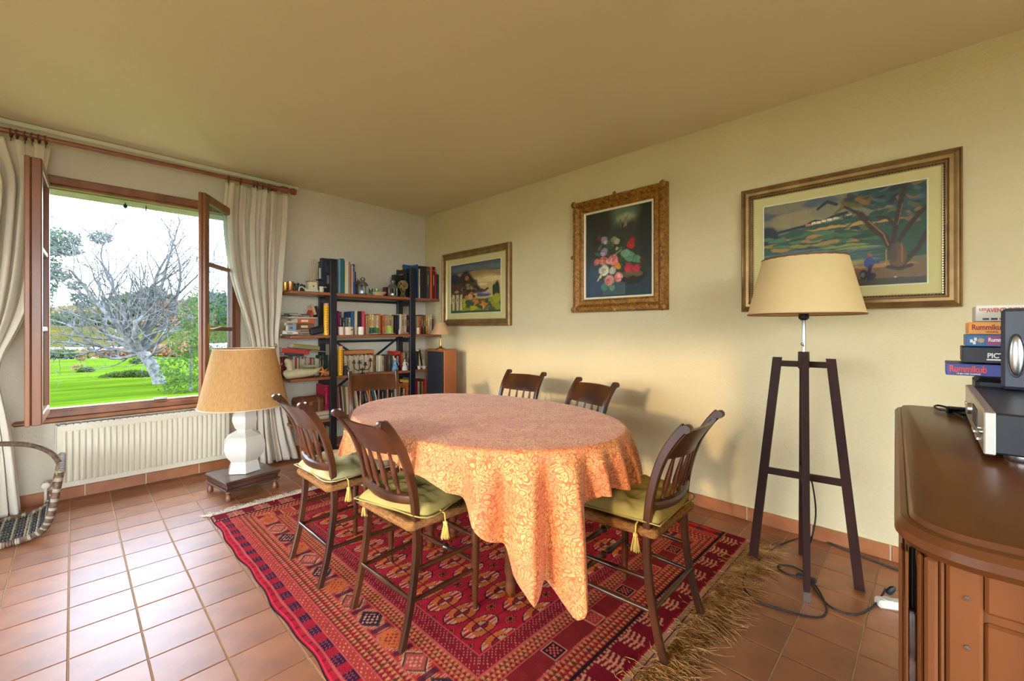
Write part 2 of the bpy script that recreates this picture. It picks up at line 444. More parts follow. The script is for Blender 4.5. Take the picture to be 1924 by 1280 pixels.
rsh = sash((WX1, -.03), radians(180+57), -1)
b = MB(); b.box((.485,.022,.5),(.505,.03,.6),.003); b.tube([(.495,.03,.56),(.495,.06,.56),(.47,.068,.565),(.40,.068,.575)], .007, 8); b.build('handle', M_brass, rsh)
b = MB(); b.box((.485,-.03,.5),(.505,-.022,.6),.003); b.build('handle', M_brass, ls)
# ---------------------------------------------------------------- outdoors
M_lawn = mat('lawn_grass', L(68,84,18), .9, col2=L(42,62,10), vscale=1.1, vstretch=(.35,1.5,1), bump=1., bscale=18, spec=.0, vdetail=6, bdist=.05)
M_grove = mat('leaf_green', L(60,74,26), .8, spec=.1, col2=L(38,54,20), vscale=3, translucent=.4)
M_leafy = mat('leaf_yellow', L(112,92,34), .8, col2=L(82,72,30), vscale=3, translucent=.4)
M_leafo = mat('leaf_rust', L(112,74,40), .8, col2=L(84,66,34), vscale=3, translucent=.4)
M_leafp = mat('leaf_pale_green', L(66,86,36), .8, spec=.1, col2=L(50,72,28), vscale=3, translucent=.4)
M_pine = mat('pine_green', L(54,72,46), .8, spec=.1, col2=L(38,56,38), vscale=3, translucent=.3)
M_bark = mat('lichen_bark', L(92,92,90), .9, col2=L(34,33,36), vscale=9, bump=.6, bscale=30)
M_water = mat('pond_water', L(60,66,74), .12, spec=.8, bump=.05, bscale=3)
M_bank = mat('far_bank_meadow', L(62,52,20), .9, spec=0., col2=L(42,46,16), vscale=.4, vdetail=6)
GZ = -.30
n = 60
xs = np.linspace(-26, 30, 70); ys = np.linspace(TH, 24.5, 70); X, Y = np.meshgrid(xs, ys)
Z = GZ+.10*fnoise(X*.15+20, Y*.3+20, 5)+.02*np.sin(Y*2.2)+.012*fnoise(X*2, Y*2, 8)
lawn = grid_obj('lawn', np.stack([X, Y, Z], 2), None, M_lawn); lawn['kind'] = 'structure'
b = MB(); b.box((-60, 24.3, GZ-.25), (70, 46, GZ-.1)); pond = b.build('pond', M_water, smooth=False); tag(pond, kind='structure')
xs = np.linspace(-60, 90, 60); ys = np.linspace(42, 110, 40); X, Y = np.meshgrid(xs, ys)
Z = GZ-.12+(Y-42)*.085*(.5+.5*fnoise(X*.05+9, Y*.03+3, 11))+.6*fnoise(X*.2+9, Y*.2, 4)
bank = grid_obj('far_bank', np.stack([X, Y, Z], 2), None, M_bank); bank['kind'] = 'structure'
b = MB(); b.box((-120, -60, GZ-.9), (XL-.3, 110, GZ-.02)); b.box((XL-.3, -60, GZ-.9), (30, YB-.3, GZ-.02)); b.box((.3, -60, GZ-.9), (120, .3, GZ-.02))
g = b.build('garden_ground', M_lawn, smooth=False); g['kind'] = 'structure'
def leaves(clusters, n, size, m, name, parent, seed=1):
    r = np.random.RandomState(seed); vs = []; fs = []
    cl = np.array(clusters, float); wgt = (cl[:,3]*cl[:,4]*cl[:,5])**.67; wgt /= wgt.sum()
    ch = r.choice(len(cl), n, p=wgt)
    d = r.normal(size=(n,3)); d /= np.linalg.norm(d, axis=1)[:,None]
    rad = (.55+.45*r.rand(n)**.5)*(1+.12*r.normal(size=n))
    c = cl[ch,:3]+d*rad[:,None]*cl[ch,3:6]
    a = r.normal(size=(n,3)); a /= np.linalg.norm(a, axis=1)[:,None]
    bb_ = np.cross(a, r.normal(size=(n,3))); bb_ /= np.linalg.norm(bb_, axis=1)[:,None]
    s = size*(.6+.8*r.rand(n))[:,None]
    V = np.stack([c-a*s, c+bb_*s*.5, c+a*s, c-bb_*s*.5], 1).reshape(-1,3)
    me = bpy.data.meshes.new(name); F = np.arange(4*n)
    me.vertices.add(4*n); me.vertices.foreach_set('co', V.ravel().astype(np.float32))
    me.loops.add(4*n); me.loops.foreach_set('vertex_index', F.astype(np.int32))
    me.polygons.add(n); me.polygons.foreach_set('loop_start', (np.arange(n)*4).astype(np.int32)); me.update(calc_edges=True)
    me.materials.append(m); o = bpy.data.objects.new(name, me); C.objects.link(o); o.parent = parent
    o['kind'] = 'stuff'; return o
def branch(mb, p, d, length, r, depth, rnd, droop=0., spread=.6, kids=3):
    pts = [p]; rr = [r]; seg = 4 if depth > 1 else 3; q = Vector(p); dd = Vector(d).normalized()
    for i in range(seg):
        dd = (dd+Vector((rnd.gauss(0,.17), rnd.gauss(0,.17), rnd.gauss(.05-droop,.13)))).normalized()
        q = q+dd*length/seg; pts.append(q.copy()); rr.append(r*(1-.55*(i+1)/seg))
    mb.tube(pts, rr, 6 if depth > 2 else 3, cap=False)
    if depth == 0: return
    for k in range(kids+(depth > 1)):
        i = rnd.randint(1, seg) if k else seg
        a = rnd.uniform(0, 2*pi); side = dd.orthogonal().normalized()
        side = Matrix.Rotation(a, 3, dd) @ side
        nd = (dd*(1-spread*.4)+side*spread*rnd.uniform(.6,1.2)).normalized()
        branch(mb, pts[i], nd, length*rnd.uniform(.6,.85), max(.0035, rr[i]*rnd.uniform(.5,.7)), depth-1, rnd, droop, spread, kids)
rnd = random.Random(12)
tp = at(300, 722, z=GZ+.07); bt = empty('orchard_tree', tp, 0, 'bare lichen-grey leaning tree on the lawn outside the window', 'tree')
Rv = Vector((_c, -_s, 0)); Fv = Vector((_s, _c, 0))     # to the right / away, seen from the room
k_ = 11.4/FPX
def V2(dx, dz, dy=0): return Rv*(dx*k_)+Vector((0,0,dz*k_))+Fv*dy
trunk = [V2(0,-6), V2(-2,8), V2(-12,30), V2(-22,46), V2(-32,58)]
b = MB(); b.tube(smooth_path(trunk, 4), [.16,.15,.145,.14,.135,.13,.13,.13,.13,.13,.13,.13,.13,.13,.13,.13,.12], 10)
b.build('trunk', M_bark, bt)
b = MB(); fork = V2(-32,56)
for (ex, ez, ey, r) in ((-110,95,.6,.07), (-125,190,.5,.06), (-70,140,-.8,.065), (-20,120,.4,.075), (28,110,-.3,.075), (60,215,.3,.06), (90,230,-.4,.055), (10,240,.6,.055), (100,100,.6,.055), (95,40,-.6,.045), (-175,60,.2,.05), (-150,20,-.4,.045), (-60,235,.2,.04), (120,170,.2,.045)):
    tgt = fork+V2(ex, ez, ey); mid = fork.lerp(tgt, .45)+Vector((rnd.gauss(0,.22), rnd.gauss(0,.2), rnd.uniform(-.3,-.05)))
    m2_ = mid.lerp(tgt, .5)+Vector((rnd.gauss(0,.16), rnd.gauss(0,.16), rnd.uniform(-.05,.2)))
    pts = smooth_path([fork, mid, m2_, tgt], 4); rr = [r*(1-.8*i/(len(pts)-1)) for i in range(len(pts))]
    b.tube(pts, rr, 7, cap=False)
    for i in range(2, len(pts), 1):
        dd = (pts[min(i+1,len(pts)-1)]-pts[i-1]).normalized()
        for q in range(1+(i % 3 == 0)):
            side = Matrix.Rotation(rnd.uniform(0,2*pi), 3, dd) @ dd.orthogonal().normalized()
            branch(b, pts[i], (dd*.7+side*.8+Vector((0,0,.25))).normalized(), rnd.uniform(.7,1.35), max(.011, rr[i]*.5), 3, rnd, -.03, .75, 2)
o = b.build('branches', M_bark, bt, ang=180); o['kind'] = 'stuff'
# fir to the left, feathery pale tree to the right, far trees, shrubs
def tree(name, px, dist, base_z, clusters, m, n, size, label, group=None, trunk_r=.1, seed=1, trunk=True):
    p = Vector((CAMP[0], CAMP[1], 0))+Fv*dist+Rv*((px-962)/FPX*dist); p.z = base_z
    e = empty(name, p, 0, label, 'shrub' if name == 'shrub' else 'tree', group)
    k = dist/FPX
    cl = [(Rv*(dx*k)+Vector((0,0,dz*k))+Fv*dy).to_tuple()+(rx*k, rx*k, rz*k) for (dx, dz, dy, rx, rz) in clusters]
    leaves(cl, n, size, m, 'foliage', e, seed)
    if trunk:
        top = max(c[2] for c in cl)
        q = MB(); q.tube([(0,0,-.2), (0,0,top*.5), (.05,0,top*.9)], [trunk_r, trunk_r*.7, trunk_r*.3], 7); q.build('trunk', M_bark, e)
    return e
tree('pine_tree', 84, 15, GZ, [(32,246,0,26,20),(54,262,1,18,12),(40,226,0,24,9),(60,160,0,14,8),(74,134,0,18,14),(30,180,0,16,10),(-10,200,0,30,90)], M_pine, 3400, .07, 'dark green pine at the window edge beside the open sash', trunk_r=.14, seed=2)
tree('feathery_tree', 358, 9.6, GZ, [(0,150,0,20,30),(-6,100,0,30,34),(-12,50,0,40,30),(14,180,0,12,24),(-6,16,0,40,22),(40,110,0,34,70)], M_leafp, 4200, .03, 'feathery pale green young tree beside the open casement', trunk_r=.03, seed=3)
tree('shrub', 222, 12.6, GZ, [(0,6,0,20,7),(28,8,0,22,8),(52,6,0,20,7),(80,3,.3,20,5),(-22,3,.2,18,4)], M_grove, 3600, .05, 'low clump of green suckers at the foot of the bare tree', seed=4, trunk=False)
tree('shrub', 161, 14.2, GZ, [(0,5,0,12,6)], M_grove, 500, .05, 'small round tuft of weeds at the foot of the yellow sapling', seed=5, trunk=False)
tree('sapling', 161, 14.3, GZ, [(0,38,0,12,8),(-8,28,0,8,6),(-14,10,0,10,6)], M_leafy, 260, .05, 'spindly yellow-leaved sapling standing on the mown lawn', seed=6, trunk_r=.012)
tree('shrub', 262, 18, GZ, [(0,5,0,14,7)], M_grove, 500, .07, 'small dark bush on the lawn behind the leaning trunk', seed=7, trunk=False)
far = [(125,54,0,[(0,20,0,34,16),(60,22,0,30,14),(-40,18,0,30,16)],M_grove,'dark bushes in a row across the pond',),
       (170,60,0,[(0,30,0,60,22)],M_leafy,'broad pale gold tree across the pond'),
       (245,62,0,[(0,44,0,40,30),(40,52,0,34,32)],M_grove,'tall rounded green tree rising behind the bare branches'),
       (330,58,0,[(0,34,0,40,26),(30,26,0,34,20)],M_leafo,'rust-coloured tree across the pond near the casement'),
       (400,64,0,[(0,40,0,50,34)],M_grove,'green tree seen through the casement panes'),
       (60,58,0,[(0,26,0,40,22)],M_leafo,'rusty hedge tree across the pond beside the other sash'),
       (215,56,0,[(0,16,0,44,12),(80,14,0,44,12)],M_leafo,'low russet thicket on the far pond edge')]
for i, (px, d, z, cl, m, lab) in enumerate(far):
    tree('woodland_tree', px, d, .6, cl, m, 3600, .34, lab, 'trees across the pond', .25, 20+i)
for i, (px, cl, m, lab) in enumerate(((120,[(0,6,0,26,8),(30,5,0,22,7),(-40,6,0,24,9)],M_grove,'reedy green bank shrub before the water'),(205,[(0,6,0,24,8),(34,8,0,22,9),(90,9,0,30,12)],M_leafo,'brownish bank shrub before the water behind the tree'),(350,[(0,12,0,40,16)],M_leafo,'rust-tinted bank shrub by the feathery tree'))):
    tree('shrub', px, 22.5, GZ, cl, m, 2600, .09, lab, 'shrubs on the near bank', seed=40+i, trunk=False)
# ================================================================ RUG
RX0, RX1, RY0, RY1 = -2.313, -.283, -3.54, -1.06
def make_rug():
    st = .0045; nx = int((RX1-RX0)/st); ny = int((RY1-RY0)/st)
    x = np.linspace(0, RX1-RX0, nx); y = np.linspace(0, RY1-RY0, ny); X, Y = np.meshgrid(x, y)
    W, H = RX1-RX0, RY1-RY0
    wob = .006*np.sin(Y*9)+.004*np.sin(Y*23+1); wob2 = .005*np.sin(X*11)
    dx = np.minimum(X, W-X); dy = np.minimum(Y, H-Y)
    D = np.minimum(dx, dy); A = np.where(dx < dy, Y, X)        # distance in from the edge, position along it
    red = np.array(L(176,32,50)); dred = np.array(L(136,26,40)); rose = np.array(L(196,84,80)); navy = np.array(L(56,24,50))
    org = np.array(L(196,98,48)); crm = np.array(L(208,146,112)); drk = np.array(L(44,18,26)); rust = np.array(L(166,52,44))
    img = np.zeros(X.shape+(3,)); img[:] = red
    img *= (1+.10*(vnoise(X*3+5, Y*55, 3)-.5))[..., None]
    def put(mask, c, a=1.):
        m = np.asarray(mask, float)*a; img[:] = img*(1-m[..., None])+np.array(c)*m[..., None]
    band = lambda a, b: (D >= a) & (D < b)
    # outer guard: red with dark blocks
    put(band(0, .034), red*1.05)
    blk = (np.sin(A*2*pi/.105) > -.1)
    put(band(.034, .078), red*.8); put(band(.034, .078) & blk, navy); put(band(.04, .072) & blk & (np.sin(A*2*pi/.013)*np.sin(D*2*pi/.013) > .55), rose, .8)
    put(band(.012, .03) & (np.sin(A*2*pi/.06) > .75), dred)
    for d in (.034, .080, .122, .2, .288, .345, .352, .418): put(abs(D-d) < .0028, rose)
    put(band(.083, .119), rust*.9+rose*.1); put(band(.083, .119) & (np.sin(A*2*pi/.028)*np.sin((D-.083)*2*pi/.024) > .75), crm)
    def tri(a, b, per):
        t = (A/per) % 1; v = (D-a)/(b-a); row = np.floor(v*3); vv = (v*3) % 1; t2 = (t+.5*(row % 2)) % 1
        m = band(a, b); up = abs(t2-.5)*2 < vv
        put(m, dred); put(m & up, org*.8); put(m & up & (vv > .45) & (abs(t2-.5) < .2), crm, .6)
        put(m & ~up & (np.floor(A/per) % 4 == 0), np.array(L(90,50,36)))
    tri(.124, .198, .022); tri(.290, .343, .022)
    put(band(.354, .416), dred*.95); put(band(.354, .416) & (np.sin(A*2*pi/.02)*np.sin(D*2*pi/.02+1) > .72), crm, .8)
    put(band(.202, .286), rust)
    per = .16; kk = np.floor(A/per); t = (A/per) % 1-.5; v = (D-.244)/.042; main = band(.202, .286)
    hexr = abs(t*per/.058)+abs(v)*.82
    alt = kk % 3
    put(main & (hexr < 1.55) & (np.sin(A*2*pi/.011) > 0), crm, .75)
    put(main & (hexr < 1.25) & (alt == 0), crm); put(main & (hexr < 1.12), np.array(L(60,58,34)))
    put(main & (hexr < .95) & (alt == 0), rose*.8); put(main & (hexr < 1.1) & (alt == 1), org); put(main & (hexr < .95) & (alt == 2), navy)
    put(main & (hexr < .75) & (np.sin(A*2*pi/.024)*np.sin(D*2*pi/.024) > .2), np.where((alt == 1)[..., None], dred, crm), .9)
    put(main & (abs(t) > .42) & (abs(v) < .9), navy, .8)
    # elem panels at both short ends
    el = (dy < .122) & (dx > .0)
    put(el, np.array(L(112,18,32))); put((abs(dy-.122) < .006), drk)
    t = ((X-.05)/.15) % 1-.5; yy = dy
    put(el & (abs(t) < .03) & (yy > .02) & (yy < .11), rose); 
    for q in (.035, .055, .075, .095): put(el & (abs(yy-q-.03*abs(t)) < .0045) & (abs(t) < .28), crm, .85)
    put(el & (abs(yy-.11) < .004) & (np.sin(X*2*pi/.02) > 0), crm, .7); put((dy < .012), red*.85)
    # square motifs in the main band of the short ends
    sq = (dy > .205) & (dy < .285) & (dx > .3); ts = (X/.25) % 1-.5; r = np.maximum(abs(ts)*.25, abs(dy-.245))
    put(sq, np.array(L(128,34,36))); put(sq & (r < .036), np.where(((np.floor(X/.25)) % 2 == 0)[..., None], drk, rust)); put(sq & (abs(r-.034) < .003), crm, .8)
    put(sq & (r < .024) & (np.sin(X*2*pi/.02)*np.sin(dy*2*pi/.02) > 0), rose)
    # field: rows of lozenge guls crossed by fine dark lines
    F = D >= .42; put(F, red*.92); put(F & (vnoise(X*2+9, Y*90, 7) > .62), dred, .3)
    gx, gy = .224, .1125; ox = .523; oy = 2.48-.64+.0
    u = (X-ox)/gx; v = (Y-(RY0*-1-3.119))/gy; iu = np.round(u); iv = np.round(v)
    du = (u-iu)*gx; dv = (v-iv)*gy
    put(F & (abs(dv) < .0026), drk, .85); put(F & (abs(du) < .0026), drk, .85)
    ra = np.sqrt((du/.083)**2+(dv/.046)**2)
    put(F & (ra < 1.08), drk); put(F & (ra < 1.), crm); q = (du*dv > 0); put(F & (ra < 1.) & (abs(du) < .045) & (dv > 0), org); put(F & (ra < 1.) & (abs(du) < .045) & (dv < 0), org*.9)
    put(F & (ra < .98) & (abs(du) >= .045) & (np.sin(dv*2*pi/.02) > .3), red)
    ri = np.sqrt((du/.036)**2+(dv/.021)**2); put(F & (ri < 1.1), drk); put(F & (ri < .95) & (du*dv > 0), crm*.8); put(F & (ri < .95) & (du*dv < 0), dred)
    put(F & (abs(dv) < .002) & (ra < 1), drk); put(F & (abs(du) < .002) & (ra < 1), drk)
    u2 = u+.5; v2 = v+.5; d2 = (u2-np.round(u2))*gx; e2 = (v2-np.round(v2))*gy; r2 = abs(d2)/.034+abs(e2)/.024
    put(F & (r2 < 1), np.array(L(92,24,30))); put(F & (r2 < 1) & (np.sin(d2*2*pi/.012)*np.sin(e2*2*pi/.012) > .2), org, .8); put(F & (r2 < .3), drk)
    put((X < .008) | (X > W-.008), drk)
    Z = .008+.0025*fnoise(X*3, Y*3, 9)+.004*np.exp(-(X/.03)**2)*(np.sin(Y*24)+.4)*.5
    Z[D < .006] = .002
    P = np.stack([RX0+X+np.where(X < .05, wob, 0)*(1-X/.05).clip(0,1), RY0+Y, Z], 2)
    return grid_obj('rug', P, img, M_rug)
rug = tag(make_rug(), 'large red oriental rug with rows of medallions under the dining table', 'rug')
q = MB()
q.box((RX0+.005, RY0-.035, .001), (RX1-.005, RY0+.004, .007)); q.build('kilim_end', M_kilim, rug, smooth=False)
q = MB(); q.box((RX0+.005, RY0-.022, .0065), (RX1-.005, RY0-.018, .0085)); q.build('end_stripe', M_rug if False else mat('dark_stripe', L(90,40,44), .9), rug, smooth=False)
def fringe(n, y0, ydir, lmin, lmax, name, curl, m=None):
    r = random.Random(5); b = MB()
    for i in range(n):
        x = r.uniform(RX0, RX1); tuft = math.floor(x/.03); rt = random.Random(tuft)
        ang = rt.gauss(0, .45)+r.gauss(0, .22); ln = r.uniform(lmin, lmax)*(.8+.4*rt.random()); y = y0; p = [(x, y, .005)]; z = .005
        k = r.gauss(0, curl)
        for s in range(6):
            ang += k+r.gauss(0, curl*.5); x += sin(ang)*ln/6; y += ydir*cos(ang)*ln/6; z = .003+abs(r.gauss(0, .007))*(1-s/7)
            p.append((x, y, z))
        b.tube(p, [.0011]*6+[.0006], 3, cap=False)
    o = b.build(name, m or M_fringe, rug, ang=180); o['kind'] = 'stuff'
fringe(3600, RY0-.03, -1, .08, .19, 'fringe', .34)
fringe(1500, RY1, 1, .04, .11, 'fringe', .3, mat('fringe_wool_brightened', L(226,212,188), .9))  # far end: same wool coloured brighter to offset the strands' own shadow

# ================================================================ DINING CHAIRS
def make_chair():
    r = empty('dining_chair')
    for sx in (-1, 1):
        pts = smooth_path([(sx*.178,-.175,0),(sx*.178,-.136,.15),(sx*.176,-.110,.34),(sx*.174,-.114,.5),(sx*.172,-.135,.62),(sx*.172,-.170,.72),(sx*.172,-.212,.79),(sx*.172,-.246,.832)], 5)
        b = MB(); b.sweep(pts, [(-.015,-.008),(-.011,-.0115),(.011,-.0115),(.015,-.008),(.015,.008),(.011,.0115),(-.011,.0115),(-.015,.008)], up=(1,0,0), sc=(.88,1.1))
        b.lathe([(.0,-.0155),(.0145,-.0155),(.0155,-.013),(.0155,.013),(.0145,.0155),(0,.0155)], 12, T=Matrix.Translation((sx*.172,-.252,.828)) @ Matrix.Rotation(pi/2, 4, 'Y'))
        b.build('rear_leg', M_chair, r)
        b = MB(); b.lathe([(.010,0),(.013,.012),(.010,.025),(.0135,.04),(.012,.06),(.015,.12),(.018,.26),(.018,.33),(.012,.335),(.019,.345),(.013,.355),(.0175,.37),(.018,.43),(.016,.455)], 12, (sx*.195,.17,0))
        b.build('front_leg', M_chair, r)
    # curved crest rail
    vs = []; fs = []; nx, nz = 12, 6
    for side in (0, 1):
        for i in range(nx+1):
            u = i/nx*2-1
            for k in range(nz+1):
                v = k/nz; z = .705+.02*(1-u*u)*-1+v*(.118-.012*u*u)+.012*(1-u*u)
                y = -.165-.074*v**1.2-.03*(1-u*u)+(.016 if side else 0)
                vs.append((u*.165, y, z))
    m1 = (nx+1)*(nz+1); I = lambda s, i, k: s*m1+i*(nz+1)+k
    for i in range(nx):
        for k in range(nz):
            fs.append((I(0,i,k),I(0,i+1,k),I(0,i+1,k+1),I(0,i,k+1))); fs.append((I(1,i,k),I(1,i,k+1),I(1,i+1,k+1),I(1,i+1,k)))
        fs.append((I(0,i,nz),I(0,i+1,nz),I(1,i+1,nz),I(1,i,nz))); fs.append((I(0,i+1,0),I(0,i,0),I(1,i,0),I(1,i+1,0)))
    for k in range(nz):
        fs.append((I(0,0,k),I(0,0,k+1),I(1,0,k+1),I(1,0,k))); fs.append((I(0,nx,k+1),I(0,nx,k),I(1,nx,k),I(1,nx,k+1)))
    MB().add(vs, fs).build('crest_rail', M_chair, r)
    # lower back rail, bowed
    pts = [(u*.165, -.118-.028*(1-u*u), .53-.012*(1-u*u)) for u in [i/8*2-1 for i in range(9)]]
    b = MB(); b.sweep(pts, [(-.009,-.02),(.009,-.02),(.009,.02),(-.009,.02)], up=(0,0,1)); b = MB()
    b.tube(pts, .0165, 8, flat=1.25); b.build('back_rail', M_chair, r)
    for u in (-.6,-.2,.2,.6):
        a = Vector((u*.165, -.141+.006*u*u*4, .535)); c = Vector((u*.165, -.158-.03*(1-u*u), .703)); d = c-a; ln = d.length
        b = MB(); b.lathe([(.006,0),(.0085,.012),(.006,.02),(.0075,.03),(.0115,.065),(.0095,.11),(.0065,.155),(.006,.168),(.0095,.176),(.006,.184),(.0055,ln)], 10, T=Matrix.Translation(a) @ d.to_track_quat('Z','Y').to_matrix().to_4x4())
        b.build('spindle', M_spind, r)
    # rush seat: four triangles of cord dipping to the middle, rounded edges
    n = 40; u = np.linspace(-1, 1, n); U, V = np.meshgrid(u, u)
    w = .192-.022*(1-V)/2*.9
    px = U*w*(1-.0*V); py = .025+V*.158; e = np.maximum(abs(U), abs(V)); a = np.where(abs(U) > abs(V), V, U)
    pz = .452-.012*(1-e)+np.where(e > .92, -.0, 0)+.0018*np.sin(e*95)
    top = np.stack([px, py, pz], 2)
    g = grid_obj('rush_seat', top, None, M_rush, r)
    b = MB(); loop = []
    for k in range(9): loop.append((-.175+.35*k/8, -.135))
    for k in range(1, 9): loop.append((.175+.022*k/8, -.135+.32*k/8))
    for k in range(1, 9): loop.append((.197-.394*k/8, .185))
    for k in range(1, 8): loop.append((-.197+.022*k/8, .185-.32*k/8))
    fine = []
    for i in range(len(loop)):
        p, q = Vector(loop[i]), Vector(loop[(i+1) % len(loop)])
        for t in range(5): fine.append(p.lerp(q, t/5))
    b.tube([(p.x, p.y, .436) for p in fine], [.0185 if i % 2 else .0165 for i in range(len(fine))], 8, closed=True)
    b.build('rush_edge', M_rush, r, ang=180)
    b = MB(); b.box((-.18,-.12,.43), (.18,.17,.436)); b.build('seat_underside', M_rush, r)
    def turned(p, q, rmax, ball=False):
        p, q = Vector(p), Vector(q); d = q-p; ln = d.length
        pr = [(.006,0),(.0075,.02),(rmax*.8,ln*.3),(rmax,ln*.46),(rmax,ln*.54),(rmax*.8,ln*.7),(.0075,ln-.02),(.006,ln)]
        if ball: pr = [(.006,0),(.007,.03),(.012,ln*.3),(.013,ln*.4),(.008,ln*.44),(.010,ln*.46),(.017,ln*.5),(.010,ln*.54),(.008,ln*.56),(.013,ln*.6),(.012,ln*.7),(.007,ln-.03),(.006,ln)]
        b = MB(); b.lathe(pr, 10, T=Matrix.Translation(p) @ d.to_track_quat('Z','Y').to_matrix().to_4x4()); b.build('stretcher', M_chair, r)
    turned((-.19,.17,.19), (.19,.17,.19), .012, True); turned((-.19,.17,.30), (.19,.17,.30), .012, True)
    for sx in (-1, 1):
        turned((sx*.178,-.14,.16), (sx*.193,.17,.165), .011); turned((sx*.177,-.12,.27), (sx*.193,.17,.27), .011)
    turned((-.175,-.14,.175), (.175,-.14,.175), .011)
    return r
def cushion(loc, rz, m, label, seed, w=.192, d=.182, tilt=0):
    c = empty('seat_cushion', loc, rz, label, 'cushion', 'seat cushions on the dining chairs'); rr = np.random.RandomState(seed)
    n = 36; u = np.linspace(-1, 1, n); U, V = np.meshgrid(u, u)
    ox, oy = rr.rand(2)*20
    for s in (1,):
        px, py = U*w*(1-.07*V**2*abs(U)), V*d*(1-.07*U**2*abs(V))
        edge = ((1-U**4)*(1-V**4)).clip(0, 1)**.5
        th = .052*edge*(1+.55*(fnoise(U*2.2+ox, V*2.2+oy, seed)-.5)*2) - .014*np.exp(-(U**2+V**2)/.02)
        top = np.stack([px, py, .022+th+tilt*V], 2)
        bot = np.stack([px, py, .022-.019*edge**.6+tilt*V], 2)
        a = np.concatenate([top.reshape(-1,3), bot.reshape(-1,3)]); 
    b = MB(); I = np.arange(n*n).reshape(n, n); fs = []
    for i in range(n-1):
        for j in range(n-1):
            fs.append((I[i,j],I[i,j+1],I[i+1,j+1],I[i+1,j])); o = n*n; fs.append((I[i,j]+o,I[i+1,j]+o,I[i+1,j+1]+o,I[i,j+1]+o))
    b.add([tuple(p) for p in a], [tuple(int(q) for q in f) for f in fs])
    b.build('cover', m, c, ang=180)
    k = MB(); k.tube(smooth_path([(sx*w*.99, sy*d*.99, .022) for sx, sy in ((-1,-1),(0,-1.0),(1,-1),(1,0),(1,1),(0,1),(-1,1),(-1,0),(-1,-1))], 5), .003, 6); k.build('piping', m, c, ang=180)
    for sx, sy in ((-1,-1),(1,-1),(-1,1),(1,1)):
        t = MB(); x0, y0 = sx*(w+.004), sy*(d-.005 if sy > 0 else d*.55)
        t.tube([(sx*w*.96, sy*d*.93*(1 if sy > 0 else .6), .022), (x0+sx*.012, y0, .012), (x0+sx*.016, y0, -.02)], .003, 6)
        t.ball((x0+sx*.016, y0, -.024), .009)
        for q in range(26):
            a_ = q*2*pi/26*3.1; r0 = .004+.004*(q % 3)/2
            t.tube([(x0+sx*.016+cos(a_)*r0*.8, y0+sin(a_)*r0*.8, -.028), (x0+sx*.016+cos(a_)*r0*1.5, y0+sin(a_)*r0*1.5, -.055), (x0+sx*.016+cos(a_)*r0*2.1, y0+sin(a_)*r0*2.1, -.082)], .0016, 4)
        t.build('tassel', M_tassel, c, ang=180)
    return c
RT = .0085
chairs = [
 ((-1.955,-2.127), -90, 'rush-seated chair on the window side of the table, beside the stool lamp', M_cushb, 'cream and olive patterned cushion, on the chair beside the stool lamp'),
 ((-1.908,-2.72), -88, 'rush-seated chair in the middle of the rug, its back before the cloth', M_cush, 'olive cushion lit in stripes, on the chair in the middle of the rug'),
 ((-1.293,-3.425), 2, 'rush-seated chair at the table end beside the tripod lamp', M_cush, 'plump olive cushion, on the chair beside the tripod lamp'),
 ((-.705,-2.038), 93, 'rush-seated chair against the wall side, below the flower painting', M_cush, 'olive cushion hidden by the tablecloth, on the chair below the flower painting'),
 ((-.815,-2.677), 75, 'rush-seated chair on the wall side, turned a little, near the table end', M_cush, 'olive cushion hidden by the tablecloth, on the turned chair at the wall side'),
 ((-1.37,-1.40), 157, 'rush-seated chair at the table end in front of the bookshelf', M_cushb, 'patterned cushion hidden by the table, on the chair in front of the bookshelf')]
proto = None
for i, ((x, y), a, lab, cm, clab) in enumerate(chairs):
    ch = make_chair() if proto is None else copy_tree(proto)
    if proto is None: proto = ch
    ch.location = (x, y, RT); ch.rotation_euler = (0,0,radians(a)); tag(ch, lab, 'chair', 'dining chairs round the table')
    R_ = Matrix.Rotation(radians(a), 2); off = R_ @ Vector((0, .03))
    cushion((x+off.x, y+off.y, .452+RT), radians(a+(3,14,3,0,0,0)[i]), cm, clab, 3+i)

# ================================================================ TABLE AND CLOTH
TC, TA, TBB = (-1.494, -2.655), .516, .752
tbl = empty('dining_table', (TC[0], TC[1], RT), 0, 'oval wooden dining table almost hidden under a patterned orange cloth', 'table')
def sup(t, a, b, p=2.12):
    c_, s_ = cos(t), sin(t); return (a*math.copysign(abs(c_)**(2/p), c_), b*math.copysign(abs(s_)**(2/p), s_))
b = MB(); n = 64; ring = [sup(2*pi*i/n, TA-.012, TBB-.012) for i in range(n)]; vs = [(x, y, z) for z in (.715, .738) for (x, y) in ring]
b.add(vs, [(i, (i+1) % n, n+(i+1) % n, n+i) for i in range(n)]+[tuple(range(n))[::-1], tuple(range(n, 2*n))]); b.build('tabletop', M_tabl, tbl)
b = MB()
for lo, hi in (((-.33,-.50,.62),(-.31,.50,.715)),((.31,-.50,.62),(.33,.50,.715)),((-.31,-.50,.62),(.31,-.48,.715)),((-.31,.48,.62),(.31,.50,.715))): b.box(lo, hi, .002)
b.build('apron', M_tabl, tbl)
for sx in (-1, 1):
    for sy in (-1, 1):
        b = MB(); c = (sx*.075, sy*.30)
        b.lathe([(.012,0),(.02,.015),(.026,.05),(.018,.075),(.028,.11),(.024,.3),(.034,.5),(.022,.54),(.034,.56),(.034,.62)], 12, (*c, 0)); b.box((c[0]-.03, c[1]-.03, .6), (c[0]+.03, c[1]+.03, .715), .003)
        lg = b.build('leg', M_tabl, tbl); q = MB(); q.lathe([(.02,0),(.023,.006),(.022,.022),(.014,.026)], 12, (*c, .0)); q.build('brass_ferrule', M_brass, lg)
